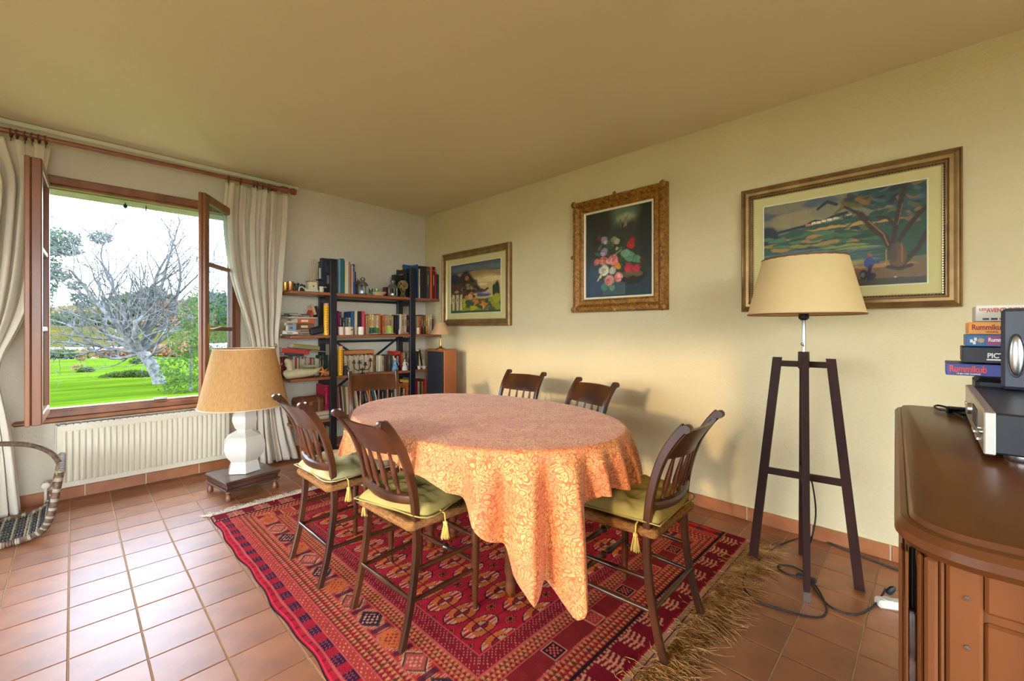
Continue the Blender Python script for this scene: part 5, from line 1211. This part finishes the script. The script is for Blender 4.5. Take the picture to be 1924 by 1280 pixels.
# ================================================================ SPEAKER TOWER, SMALL LAMP
tx0, tx1 = at(802,657,y=-.478).x, -.150; ty0, ty1 = -.78, -.50; tx0 = at(835,657,y=ty0).x; tz = .962
tw = empty('speaker_tower', ((tx0+tx1)/2, (ty0+ty1)/2, 0), 0, 'tall orange wood floor speaker with black grille in the corner', 'speaker')
b = MB(); b.box((tx0-tw.location.x,ty0-tw.location.y,0),(tx1-tw.location.x,ty1-tw.location.y,tz),.004); b.build('cabinet', M_spkw, tw)
b = MB(); b.box((tx0-.014-tw.location.x,ty0+.012-tw.location.y,.04),(tx0-tw.location.x,ty1-.008-tw.location.y,tz-.02),.004); b.build('grille', M_grille, tw)
sl = empty('desk_lamp', ((tx0+tx1)/2-.02,(ty0+ty1)/2,tz), 0, 'small brass lamp with pinkish cone shade on the floor speaker', 'lamp')
k = at(826,655,y=(ty0+ty1)/2)
b = MB(); b.lathe([(.05,0),(.048,.008),(.02,.018),(.012,.03),(.008,.05),(.013,.07),(.007,.085),(.007,.12),(.011,.13),(.006,.145),(.008,.2)], 16); b.build('base', M_brass, sl)
shade('lamp_shade', sl, .155, .278, .104, .046, mat('peach_shade', L(230,190,140), .8, translucent=.35), n=40)
# ================================================================ PAINTINGS
class Canvas:
    def __init__(s, w, h, c): s.w, s.h = w, h; s.a = np.zeros((h, w, 3)); s.a[:] = L(*c); s.Y, s.X = np.mgrid[0:h, 0:w]; s.X = s.X/(w-1); s.Y = s.Y/(h-1); s.r = w/h; s.k = 0
    def warp(s, amt): s.k += 1; return s.X+amt*(fnoise(s.X*14+s.k, s.Y*14/s.r+3, s.k)-.5), s.Y+amt*s.r*(fnoise(s.X*14+7, s.Y*14/s.r+s.k, s.k+9)-.5)
    def put(s, m, c, al=1.): m = m*al; s.k += 1; v = 1+.28*(fnoise(s.X*30+s.k, s.Y*12, s.k % 30)-.5); s.a = s.a*(1-m[..., None])+np.array(L(*c))*v[..., None]*m[..., None]
    def ell(s, x, y, rx, ry, c, rot=0, al=1., soft=.25, wp=.02):
        X, Y = s.warp(wp); dx = X-x; dy = (Y-y)/s.r; ry = ry/s.r; co, si = cos(rot), sin(rot); d = np.sqrt(((dx*co+dy*si)/rx)**2+((-dx*si+dy*co)/ry)**2); s.put(np.clip((1-d)/soft+.5, 0, 1), c, al)
    def line(s, pts, wd, c, al=1., wp=.008):
        X, Y = s.warp(wp); Y = Y/s.r; best = np.full(X.shape, 9.)
        for (x0, y0), (x1, y1) in zip(pts, pts[1:]):
            y0, y1 = y0/s.r, y1/s.r; vx, vy = x1-x0, y1-y0; t = np.clip(((X-x0)*vx+(Y-y0)*vy)/(vx*vx+vy*vy+1e-9), 0, 1); best = np.minimum(best, np.hypot(X-x0-t*vx, Y-y0-t*vy))
        s.put(np.clip((wd-best)/(wd*.5)+.3, 0, 1), c, al)
    def rect(s, x0, y0, x1, y1, c, al=1.): X, Y = s.warp(.01); s.put(((X > x0) & (X < x1) & (Y > y0) & (Y < y1)).astype(float), c, al)
    def below(s, f, c, al=1.): X, Y = s.warp(.02); s.put(np.clip((Y-np.interp(X, *zip(*f)))/.01, 0, 1), c, al)
def painting_obj(cv, y0, y1, z0, z1, x, parent, name='canvas'):
    """y0 = image left (towards +y)"""
    P = np.zeros((cv.h, cv.w, 3)); P[...,0] = x; P[...,1] = y0+(y1-y0)*cv.X; P[...,2] = z1+(z0-z1)*cv.Y
    P -= np.array(parent.location); return grid_obj(name, P[:, ::-1], cv.a[:, ::-1], M_paint, parent, smooth=False)
def frame_rect(parent, y0, y1, z0, z1, prof, m, name='frame'):
    """mitred frame; prof: list of (inset, height off wall) from outside in; y0>y1"""
    b = MB(); vs = []; n_ = len(prof)
    for (ins, h) in prof:
        for (y, z) in ((y0-ins, z0+ins), (y1+ins, z0+ins), (y1+ins, z1-ins), (y0-ins, z1-ins)): vs.append((-h-parent.location.x, y-parent.location.y, z-parent.location.z))
    fs = []
    for i in range(n_-1):
        for k in range(4): j = (k+1) % 4; fs.append((i*4+k, i*4+j, (i+1)*4+j, (i+1)*4+k))
    b.add(vs, fs); return b.build(name, m, parent, ang=25)
# 1 hill village
e = empty('painting', (-.005,-.9,1.6), 0, 'small framed painting of a rocky hill village, nearest the room corner', 'painting', 'framed paintings on the plaster wall')
y0, y1, z0, z1 = -.375, -1.43, 1.205, 1.992; fw = .085
frame_rect(e, y0, y1, z0, z1, [(0,.0),(0,.036),(.008,.044),(.02,.046),(.028,.038),(.05,.03),(.058,.03),(.066,.024)], M_goldp)
frame_rect(e, y0-.064, y1+.064, z0+.064, z1-.064, [(0,.024),(.006,.026),(.01,.022)], M_goldl, 'inner_bead')
frame_rect(e, y0-.07, y1+.07, z0+.07, z1-.07, [(0,.022),(.062,.018)], M_mount, 'mount')
frame_rect(e, y0-.13, y1+.13, z0+.13, z1-.13, [(0,.02),(.004,.022),(.008,.016)], M_mountw, 'slip')
c = Canvas(170, 128, (150,128,84))
c.rect(-.1,-.1,1.1,.2,(74,86,92)); c.ell(.3,.1,.3,.06,(96,104,104)); c.ell(.75,.12,.3,.06,(92,98,88)); c.ell(.5,.25,.5,.08,(150,118,70)); c.ell(.7,.5,.4,.24,(188,160,100)); c.ell(.8,.36,.3,.05,(206,184,124)); c.ell(.65,.45,.1,.03,(212,190,140)); c.ell(.52,.38,.05,.05,(128,92,96))
c.ell(.08,.38,.15,.2,(46,52,62)); c.ell(.3,.42,.13,.28,(56,48,44),.2); c.line([(.34,.22),(.62,.62)],.06,(66,54,44)); c.line([(.28,.2),(.34,.17),(.45,.35),(.6,.58)],.012,(34,34,44)); c.ell(.35,.3,.04,.05,(150,96,56))
c.ell(.2,.55,.24,.16,(70,54,46)); 
rp = random.Random(3)
for i in range(26): c.ell(rp.uniform(0,.55),rp.uniform(.42,.68),.05,.03,rp.choice([(128,70,50),(52,48,52),(168,118,70),(90,60,44),(120,108,70)]))
c.line([(.6,.6),(.64,.55),(.7,.58),(.76,.54)],.02,(66,54,60)); c.ell(.68,.66,.14,.03,(74,80,120)); c.rect(.55,.6,.8,.64,(140,130,140),.5)
c.ell(.93,.6,.05,.19,(40,52,38)); c.ell(.88,.6,.03,.14,(44,58,40)); c.below([(0,.8),(.3,.78),(.5,.72),(.8,.74),(1,.68)],(80,84,50))
for i in range(34): c.ell(rp.uniform(.25,1),rp.uniform(.75,1),.07,.05,rp.choice([(206,146,32),(130,138,34),(60,80,56),(190,110,40),(90,96,80),(170,160,40)]))
for x_ in (.03,.12,.2): c.rect(x_,.62,x_+.07,.95,(190,176,120)); c.rect(x_+.055,.62,x_+.07,.95,(96,86,84)); c.rect(x_+.02,.7,x_+.03,.76,(90,50,40))
c.ell(.42,.68,.05,.06,(200,140,80)); c.rect(0,.96,1,1.1,(50,84,48)); c.ell(.93,.74,.07,.09,(150,150,40))
painting_obj(c, y0-.137, y1+.137, z0+.137, z1-.137, -.018, e)
# 2 flowers
e = empty('painting', (-.005,-2.56,1.75), 0, 'portrait-format flower bouquet painting in an ornate gilt frame', 'painting', 'framed paintings on the plaster wall')
y0, y1, z0, z1 = -2.165, -2.958, 1.307, 2.198
fr = frame_rect(e, y0, y1, z0, z1, [(0,.0),(0,.03),(.012,.055),(.035,.06),(.05,.048),(.06,.036),(.085,.04),(.095,.03),(.103,.028)], M_gold)
frame_rect(e, y0-.1, y1+.1, z0+.1, z1-.1, [(0,.028),(.002,.032),(.014,.028),(.016,.02)], M_mountw, 'slip')
b = MB(); rp = random.Random(8)
def orn(y, z, s): b.ball((-.055, y-e.location.y, z-e.location.z), s, n=7, k=4, sc=(.5,1,1))
per = [((y0-.028, z0+.028), (y1+.028, z0+.028)), ((y1+.028, z0+.028), (y1+.028, z1-.028)), ((y1+.028, z1-.028), (y0-.028, z1-.028)), ((y0-.028, z1-.028), (y0-.028, z0+.028))]
for (a, c_) in per:
    n_ = int((abs(a[0]-c_[0])+abs(a[1]-c_[1]))/.007)
    for i in range(n_): t = i/n_; orn(a[0]+(c_[0]-a[0])*t+rp.uniform(-.011,.011), a[1]+(c_[1]-a[1])*t+rp.uniform(-.011,.011), rp.uniform(.004,.008))
for (y, z) in ((y0-.02,z0+.02),(y1+.02,z0+.02),(y1+.02,z1-.02),(y0-.02,z1-.02)): orn(y, z, .026)
for (y, z) in (((y0+y1)/2,z1-.006),((y0+y1)/2,z0+.01),(y0-.008,(z0+z1)/2)): orn(y, z, .016)
o = b.build('carved_ornament', M_gold, e); o['kind'] = 'stuff'
c = Canvas(150, 176, (52,50,38))
c.ell(.55,.1,.3,.14,(92,108,84),al=.9,soft=.8); c.ell(.62,.12,.12,.05,(140,150,110),soft=.8); c.ell(.25,.2,.2,.3,(44,42,30),soft=.6); c.ell(.7,.28,.3,.12,(52,52,38),soft=.6); c.ell(.92,.3,.12,.4,(36,38,30),soft=.6)
c.rect(.54,.13,.56,.22,(96,90,74)); c.rect(.61,.12,.65,.22,(128,104,84)); c.line([(.6,.22),(.66,.1)],.01,(130,110,90))
c.below([(0,.78),(1,.76)],(38,50,56)); c.ell(.15,.8,.14,.2,(52,70,86),soft=.8); c.rect(.28,.82,.62,.98,(66,86,88),.8); c.ell(.72,.78,.2,.09,(34,30,20)); c.ell(.66,.76,.09,.03,(90,78,40)); c.ell(.8,.76,.07,.03,(96,84,44))
for i in range(30): c.ell(rp.uniform(.15,.8),rp.uniform(.32,.75),.05,.02,rp.choice([(58,72,40),(40,54,36),(70,90,60),(48,44,28)]),rp.uniform(0,3))
c.ell(.68,.56,.1,.055,(92,138,104),.5); c.ell(.62,.52,.07,.04,(110,150,112)); c.ell(.78,.6,.08,.04,(80,128,98),.3); c.line([(.45,.53),(.56,.48)],.008,(120,150,110)); c.line([(.2,.8),(.27,.72)],.012,(190,186,130))
for x_, y_, r_, co in ((.3,.34,.05,(138,120,142)),(.33,.37,.03,(176,160,170)),(.3,.48,.055,(140,118,150)),(.28,.5,.03,(180,160,180)),(.22,.31,.04,(92,40,34)),(.46,.36,.05,(130,126,96)),(.5,.38,.04,(170,160,124)),(.43,.41,.03,(80,90,60)),(.7,.44,.055,(176,32,24)),(.72,.4,.04,(160,28,22)),(.5,.46,.02,(170,160,90)),
    (.18,.59,.042,(206,104,96)),(.29,.585,.06,(216,122,106)),(.3,.575,.032,(180,60,60)),(.37,.6,.04,(226,160,134)),(.44,.59,.07,(222,124,112)),(.45,.57,.035,(206,70,76)),(.5,.655,.045,(214,120,36)),(.53,.68,.03,(196,150,30)),(.3,.7,.075,(206,200,168)),(.28,.69,.03,(150,150,120)),(.34,.72,.03,(226,218,186)),(.43,.71,.05,(190,186,160)),
    (.38,.82,.07,(224,138,124)),(.36,.83,.035,(196,84,84)),(.52,.79,.06,(222,128,116)),(.53,.78,.03,(240,170,150)),(.67,.7,.065,(178,34,44)),(.66,.72,.03,(206,60,64)),(.78,.71,.055,(170,40,48)),(.85,.63,.03,(90,20,24)),(.3,.9,.05,(70,120,96)),(.42,.91,.04,(90,140,108)),(.24,.77,.02,(200,200,150))): c.ell(x_, y_*.985, r_, r_*.85, co, soft=.35, wp=.03)
for i in range(60):
    a = rp.uniform(0, 6.28); c.line([(rp.uniform(0,1), rp.uniform(0,.3)), (rp.uniform(0,1), rp.uniform(0,.35))] if i < 6 else [(.45+.3*cos(a)*rp.random(), .62+.3*sin(a)*rp.random())]*1+[(.45+.34*cos(a), .6+.3*sin(a))], .004, rp.choice([(60,74,44),(84,96,60),(50,48,30)]), al=.6) if i > 5 else None
for (fx_, fy_, fr_, fc_) in ((.38,.81,.07,(236,170,156)),(.52,.78,.06,(236,160,148)),(.44,.58,.07,(232,150,138)),(.29,.58,.06,(226,146,128)),(.18,.585,.04,(222,130,118)),(.3,.69,.07,(226,222,196)),(.43,.7,.05,(214,212,190)),(.67,.69,.06,(206,54,60)),(.78,.7,.05,(196,54,60)),(.7,.43,.05,(204,56,40))):
    for k in range(14):
        a = rp.uniform(0,6.28); q = fr_*rp.uniform(.2,.95); dk_ = rp.uniform(.62,1.05); c.ell(fx_+q*cos(a), fy_+q*sin(a)*.85, fr_*.3, fr_*.12, tuple(min(255,int(v*dk_)) for v in fc_), a+1.4, al=.75, wp=.02)
painting_obj(c, y0-.112, y1+.112, z0+.112, z1-.112, -.021, e)
# 3 landscape
e = empty('painting', (-.005,-3.9,1.65), 0, 'wide landscape painting with big tree and cyclist behind the tripod lamp', 'painting', 'framed paintings on the plaster wall')
y0, y1, z0, z1 = -3.430, -4.372, 1.278, 2.019
frame_rect(e, y0, y1, z0, z1, [(0,.0),(0,.03),(.006,.036),(.012,.03),(.016,.032),(.03,.046),(.044,.044),(.050,.03),(.056,.032),(.064,.024)], M_goldp)
frame_rect(e, y0-.062, y1+.062, z0+.062, z1-.062, [(0,.024),(.005,.026),(.008,.02)], M_goldl, 'inner_bead')
b = MB(); yy = y0-.06
bz = lambda y, z: b.box((-.030-e.location.x, y-.003-e.location.y, z-.003-e.location.z), (-.023-e.location.x, y+.003-e.location.y, z+.003-e.location.z))
k = y0-.061
while k > y1+.061: bz(k, z0+.061); bz(k, z1-.061); k -= .012
k = z0+.061
while k < z1-.061: bz(y0-.061, k); bz(y1+.061, k); k += .012
o = b.build('bead_row', M_iron_gap, e, smooth=False); o['kind'] = 'stuff'
frame_rect(e, y0-.068, y1+.068, z0+.068, z1-.068, [(0,.021),(.05,.018)], M_mount, 'mount')
frame_rect(e, y0-.115, y1+.115, z0+.115, z1-.115, [(0,.02),(.003,.022),(.008,.016)], M_mountw, 'slip')
c = Canvas(240, 158, (112,108,84))
c.ell(.1,.12,.16,.06,(70,84,88)); c.ell(.2,.06,.2,.05,(120,112,86)); c.ell(.4,.05,.12,.05,(78,88,92)); c.ell(.25,.2,.2,.1,(138,124,90)); c.ell(.45,.15,.12,.08,(124,116,90))
c.below([(0,.36),(.12,.35),(.3,.3),(.5,.27),(1,.25)],(44,72,52)); c.ell(.03,.38,.08,.13,(24,36,42)); c.line([(.1,.33),(.3,.29),(.36,.25),(.42,.27),(.5,.22),(.56,.21)],.012,(30,44,50))
for i in range(10): c.rect(.3+.035*i,.27-.006*i,.33+.035*i,.295-.006*i,rp.choice([(200,186,150),(186,110,70),(214,196,160)]))
c.ell(.6,.345,.28,.018,(170,132,62)); c.ell(.3,.4,.2,.03,(56,96,60)); 
for i in range(40): c.ell(rp.uniform(0,.75),rp.uniform(.38,.55),.07,.022,rp.choice([(36,72,44),(60,96,56),(128,118,50),(30,56,40),(70,104,66),(150,112,56)]),rp.uniform(-.1,.1))
for i in range(26): c.ell(rp.uniform(0,.7),rp.uniform(.55,.78),.14,.014,rp.choice([(80,104,84),(96,116,72),(60,84,76),(120,126,60),(76,92,92)]))
c.below([(0,.74),(.3,.7),(.6,.78),(1,.72)],(96,92,66)); c.ell(.3,.8,.3,.05,(96,108,104)); c.ell(.8,.86,.3,.1,(110,86,54)); c.ell(.6,.75,.1,.02,(140,118,60)); c.below([(0,.9),(1,.93)],(64,60,46)); c.ell(.75,.8,.2,.02,(150,112,62))
c.ell(.8,.05,.22,.14,(40,66,60)); c.ell(.95,.2,.12,.14,(46,70,74)); c.ell(.62,.1,.1,.07,(96,80,36)); c.line([(.38,.12),(.44,.06),(.5,.1)],.012,(34,46,50))
for i in range(70): c.ell(rp.uniform(.5,1.02),rp.uniform(-.02,.4),rp.uniform(.02,.05),rp.uniform(.012,.03),rp.choice([(30,56,56),(128,92,44),(40,72,50),(84,88,52),(24,36,44),(36,60,62),(26,50,40),(70,90,84)]),rp.uniform(-.6,.6),al=.85)
tk = (52,40,30)
c.line([(.64,.24),(.70,.38),(.78,.52),(.82,.66),(.83,.8)],.022,tk); c.line([(.82,.62),(.84,.4),(.87,.15),(.9,-.05)],.017,tk); c.line([(.74,.3),(.8,.32),(.84,.42)],.012,tk); c.line([(.86,.56),(.93,.38),(1.02,.22)],.016,tk); c.line([(.88,.8),(.96,.65),(1,.5)],.016,tk); c.line([(.55,.15),(.62,.22),(.66,.28)],.01,tk)
c.ell(.85,.72,.045,.14,(96,66,36)); c.line([(.87,.6),(.875,.78)],.004,(130,90,50)); c.line([(.69,.33),(.775,.49),(.80,.6)],.004,(140,92,44)); c.line([(.79,.64),(.785,.78)],.004,(160,118,56)); c.line([(.85,.4),(.875,.2)],.003,(120,84,44)); c.ell(.83,.68,.02,.1,(74,54,38)); c.line([(.8,.82),(.86,.84),(.92,.82)],.014,(60,46,32))
c.ell(.66,.88,.022,.05,(30,34,44)); c.ell(.66,.88,.014,.03,(96,96,84)); c.ell(.71,.9,.018,.04,(40,40,44)); c.ell(.695,.76,.03,.06,(40,56,104)); c.ell(.7,.68,.014,.02,(130,80,60)); c.line([(.7,.75),(.74,.76)],.012,(40,56,104)); c.line([(.7,.8),(.69,.93)],.012,(28,32,60))
c.ell(.565,.86,.018,.055,(206,92,40)); c.ell(.555,.8,.01,.016,(90,40,30)); c.ell(.585,.93,.03,.03,(110,120,140)); c.ell(.84,.93,.008,.006,(206,190,130))
painting_obj(c, y0-.12, y1+.12, z0+.12, z1-.12, -.018, e)
# ================================================================ BUFFET
th = atan2(-.047*-1, .955); BO = Vector((-2.235, -4.247, 0)); ZB = .95
bf = empty('buffet', BO, th, 'old walnut buffet with moulded rounded top at the picture edge', 'buffet')
def rrect(x0, x1, y0, y1, r, n_=8):
    pts = []
    for cx_, cy_, a0 in ((x0+r, y1-r, pi/2), (x0+r, y0+r, pi), (x1-r*.4, y0+r*.4, 1.5*pi), (x1-r*.4, y1-r*.4, 0)):
        q = r if cx_ == x0+r else r*.4
        for i in range(n_+1): a = a0+pi/2*i/n_; pts.append((cx_+q*cos(a), cy_+q*sin(a)))
    return pts
def slab(x0, x1, y0, y1, r, prof, name, m, par):
    b = MB(); vs = []; n_ = None
    for ins, z in prof:
        p = rrect(x0+ins, x1-ins, y0+ins, y1-ins, max(r-ins, .004)); n_ = len(p); vs += [(x, y, z) for x, y in p]
    fs = [tuple(range(n_))[::-1], tuple(range((len(prof)-1)*n_, len(prof)*n_))]
    for k in range(len(prof)-1):
        for i in range(n_): j = (i+1) % n_; fs.append((k*n_+i, k*n_+j, (k+1)*n_+j, (k+1)*n_+i))
    b.add(vs, fs); return b.build(name, m, par, ang=30)
BL, BD = 1.08, .52
slab(-.012, BL, -BD, 0.002, .075, [(.022,ZB-.040),(.008,ZB-.037),(0,ZB-.028),(0,ZB-.018),(.006,ZB-.010),(.012,ZB-.008),(.0135,ZB-.0085),(.017,ZB-.002),(.024,ZB)], 'moulded_top', M_buff, bf)
b = MB(); b.box((.03,-BD+.03,.06),(BL-.03,-.02,ZB-.038),.002); b.build('carcass', M_buffs, bf)
# side panel facing the room: corner post, fluted stile, rail and panel
def side(px0, px1, zz0, zz1, proud, name, m=M_buffs, e_=.003):
    x = -2.205
    Li = bf.matrix_basis
    ya, yb = at(px0, 1100, x=x).y-BO.y, at(px1, 1100, x=x).y-BO.y
    b = MB(); b.box((.03-proud, yb, zz0), (.04, ya, zz1), e_); return b.build(name, m, bf)
side(1692,1701,.06,ZB-.038,.013,'corner_post'); side(1703,1709,.06,ZB-.038,.016,'corner_post')
side(1711,1724,.06,ZB-.038,-.004,'gap_shade', M_iron_gap)  # near-black strip, the shade in the gap put in as colour
for i, (z0_, z1_) in enumerate(((.62,.84),(.30,.60))):
    x = -2.205; ya, yb = at(1709,1100,x=x).y-BO.y, at(1721,1100,x=x).y-BO.y
    b = MB(); b.lathe([(.003,z0_),(.0055,z0_+.004),(.0055,z0_+.05),(.0045,z0_+.056),(.006,z0_+.06),(.006,z1_-.06),(.0045,z1_-.055),(.0055,z1_-.05),(.0055,z1_-.004),(.003,z1_)], 10, (.024,(ya+yb)/2,0)); b.build('hinge_barrel', mat('worn_hinge', L(84,54,38), .45, .2, col2=L(44,30,24), vscale=30), bf)
side(1726,1737,.06,ZB-.038,.014,'fluted_stile'); side(1738.5,1764,.30,ZB-.038,.018,'fluted_stile'); side(1766,1776,.06,ZB-.038,.012,'fluted_stile')
side(1780,1850,.06,ZB-.038,.010,'panel_stile'); side(1853,2300,.06,ZB-.10,.0045,'inset_panel'); side(1853,2300,ZB-.088,ZB-.038,.009,'top_rail')
for px, py in ((1819,1120),(1819,1212),(1745,1122)):
    p = at(px, py, x=-2.205); b = MB(); b.lathe([(.0028,0),(.0028,.0115),(0,.012)],10,T=Matrix.Translation((.03,p.y-BO.y,p.z)) @ Matrix.Rotation(-pi/2,4,'Y')); b.build('peg', mat('peg_dark', L(86,60,44), .5), bf)
for x0_, x1_ in ((.08,.53),(.56,1.0)):
    b = MB(); b.box((x0_,-.022,.12),(x1_,-.012,.86),.004); d_ = b.build('door', M_buffs, bf); b = MB(); b.box((x0_+.07,-.012,.2),(x1_-.07,-.006,.78),.004); b.build('door_panel', M_buff, d_)
for x_ in (.06, BL-.08):
    for y_ in (-BD+.06, -.06):
        b = MB(); b.lathe([(.02,0),(.03,.02),(.026,.06)], 12, (x_,y_,0)); b.build('foot', M_buffs, bf)
b = MB(); 
for k in range(16): b.ball((0,0,.03+.017*k), .0095, n=8, k=5)
o = b.build('bead_chain', mat('dark_bead', L(60,50,52), .3, .4), loc=(*at(1681,1200,z=.0).xy,0)); o.location = (at(1681,1100,y=-4.19).x*0+-.9, -4.19, 0)
p = at(1681,1150,y=-4.185); o.location = (p.x, -4.185, .0); bpy.data.objects.remove(o)
# things on the buffet
def P2(px, py, **k): return at(px, py, **k)
am = empty('amplifier', (-1.585,-4.336,ZB), radians(.5), 'slim black amplifier with brushed aluminium front on the buffet', 'amplifier')
hw = .245; az0, az1 = .014, .085
b = MB(); b.box((-hw+.006,-.33,az0),(hw-.006,-.012,az1-.002),.003); b.build('case', M_amp, am)
b = MB(); b.box((-hw,-.014,az0-.002),(hw,0,az1),.002); fp = b.build('front_plate', M_alu, am)
b = MB(); b.lathe([(.012,0),(.012,.006),(.010,.007)], 18, T=Matrix.Translation((.04,0,.052)) @ Matrix.Rotation(-pi/2,4,'X')); b.build('volume_knob', M_chrome, am)
b = MB(); b.box((-.12,-.001,.035),(-.02,.0015,.07)); b.build('display', M_black, am)
for x_ in (.11,.15,.19,-.17,-.21):
    b = MB(); b.lathe([(.004,0),(.004,.003),(.003,.0035)], 10, T=Matrix.Translation((x_,0,.045)) @ Matrix.Rotation(-pi/2,4,'X')); b.build('button', M_chrome, am)
for x_ in (-.06,-.14):
    b = MB(); b.box((x_-.02,0,.02),(x_+.02,.004,.026),.001); b.build('slot', M_chrome, am)
for x_ in (-hw+.05, hw-.05):
    for y_ in (-.05,-.28):
        b = MB(); b.lathe([(.022,0),(.024,.003),(.024,.012),(.018,.014)], 20, (x_,y_,0)); b.build('foot', M_chrome, am)
b = MB(); b.box((-hw+.0055,-.2,.035),(-hw+.0065,-.19,.045)); b.build('screw', M_chrome, am)
p = P2(1875,735,z=ZB+az1); s0 = Vector((-1.405,-4.388,ZB+az1+.0005))
sk = empty('satellite_speaker', s0, radians(-6), 'small grey loudspeaker with oval silver cone standing on the amplifier', 'speaker')
b = MB(); hs = .186; n_ = 8; r_ = .012
b.box((0,-.125,0),(.11,0,hs),.007); b.build('cabinet', M_spk, sk)
b = MB(); b.ball((0,0,0), 1, n=28, k=14, sc=(.010,.0125,.047)); o = b.build('silver_cone', M_chrome, sk, loc=(.002,-.0235,.078)); b = MB(); b.tube([(-.001,.0135*cos(2*pi*i/28)-.0235,.049*sin(2*pi*i/28)+.078) for i in range(28)], .0012, 6, closed=True); b.build('cone_ring', M_amp, sk)
# board games, standing on a dark case
fnt = None
def letter(txt, parent, loc_, size, m, track=1., sx=1.):
    cu = bpy.data.curves.new('lettering', 'FONT'); cu.body = txt; cu.size = size; cu.extrude = .0004; cu.space_character = track; cu.offset = .0006*size/.02
    cu.materials.append(m); tmp = bpy.data.objects.new('tmp', cu); C.objects.link(tmp); bpy.context.view_layer.update()
    me = bpy.data.meshes.new_from_object(tmp.evaluated_get(bpy.context.evaluated_depsgraph_get())); bpy.data.objects.remove(tmp)
    o = bpy.data.objects.new('lettering', me); C.objects.link(o); o.parent = parent; o.location = loc_
    o.rotation_euler = (pi/2, 0, -pi/2); o.scale = (sx, 1, 1); return o
GX = -1.31
def game(px0, py_t, py_b, m, label, dx=0., ln=.26, name='game_box', dp=.14):
    z0 = at(px0, py_b, x=GX+dx).z; z1 = at(px0, py_t, x=GX+dx).z; y0 = at(px0, py_b, x=GX+dx).y
    e = empty(name, (GX+dx, y0, z0), 0, label, 'board game', 'board game boxes stacked behind the loudspeaker')
    b = MB(); b.box((0,-ln,0),(dp,0,z1-z0-.0004),.0015); b.build('box', m, e); return e, z1-z0
zc = at(1833,712,x=GX).z
b = MB(); b.box((0,-.22,0),(.14,0,zc-ZB-.001),.008); o = b.build('case', M_black, loc=(GX+.01, at(1833,720,x=GX).y, ZB+.0005)); tag(o, 'glossy black case under the stack of board games', 'case')
e, h = game(1777,682,704,mat('purple_card', L(58,62,140), .4, var=.1, vscale=12), 'violet-blue game box, lowest of the stack, with red lettering'); 
letter('Rummikub', e, (-.0008,-.006,h*.3), h*.76, mat('red_ink', L(226,70,56), .5), sx=.66); letter('LE JEU DES CHIFFRES', e, (-.0008,-.02,h*.1), h*.15, mat('white_ink', L(230,226,214), .5))
b = MB(); b.box((-.001,-.155,h*.12),(0,-.118,h*.85)); b.build('printed_panel', bmat('darkgrey'), e)
e, h = game(1808,651.5,681,mat('black_card', L(34,34,38), .5), 'black game box with pale initials, second from the bottom')
letter('PICTIONARY', e, (-.0008,-.043,h*.34), h*.42, mat('white_ink'), sx=.8); b = MB(); b.box((-.001,-.14,h*.18),(0,-.042,h*.27)); b.build('printed_bar', mat('white_ink'), e)
e, h = game(1815,628.5,650.5,mat('blue_card', L(36,98,152), .4), 'blue game box with magenta panel in the middle of the stack')
b = MB(); b.box((-.001,-.15,h*.12),(0,-.036,h*.88)); b.build('printed_panel', mat('magenta_card', L(160,60,110), .5), e); letter('Rummikub', e, (-.0015,-.038,h*.42), h*.44, mat('white_ink'), sx=.7)
for k, (yy_, zz_) in enumerate(((-.007,.45),(-.012,.3),(-.014,.6))): b = MB(); b.box((-.001,yy_-.005,h*zz_-.004),(0,yy_,h*zz_+.004)); b.build('printed_tile', mat('white_ink'), e)
b = MB(); b.lathe([(.006,0),(.006,.001)], 12, T=Matrix.Translation((0,-.026,h*.5)) @ Matrix.Rotation(-pi/2,4,'Y')); b.build('printed_badge', bmat('tan'), e)
e, h = game(1819,605.5,627.5,mat('orange_card', L(232,150,36), .4), 'orange game box with dark red lettering, second from the top')
letter('Rummikub', e, (-.0008,-.006,h*.36), h*.62, mat('dark_red_ink', L(150,30,34), .5), sx=.7); letter('ORIGINAL', e, (-.0008,-.03,h*.12), h*.16, mat('dark_red_ink'))
e, h = game(1833,574,604,mat('white_card', L(204,196,176), .5), 'off-white game box with rust lettering on top of the stack')
letter('LES', e, (-.0008,-.006,h*.66), h*.22, mat('rust_ink', L(176,70,44), .5)); letter('AVENTURIERS DU RAIL', e, (-.0008,-.019,h*.56), h*.36, mat('rust_ink'), sx=.66)
for k in range(7): b = MB(); b.box((-.001,-.012-.014*k-.011,h*.08),(0,-.012-.014*k,h*.2)); b.build('printed_train', bmat(['darkgrey','black','rust','maroon'][k % 4]), e)
b = MB(); pts = [at(px, py, z=ZB+.006) for px, py in ((1815,788),(1797,778),(1780,772),(1765,770),(1756,765),(1762,762),(1785,767),(1812,776),(1835,780))]
b.tube(smooth_path(pts, 6), .0028, 6); b.box((-1.305,-4.345,ZB),(-1.28,-4.30,ZB+.02),.004)
o = b.build('cable_bundle', M_cord, ang=180); tag(o, 'black looped cable lying at the far end of the buffet top', 'cable')
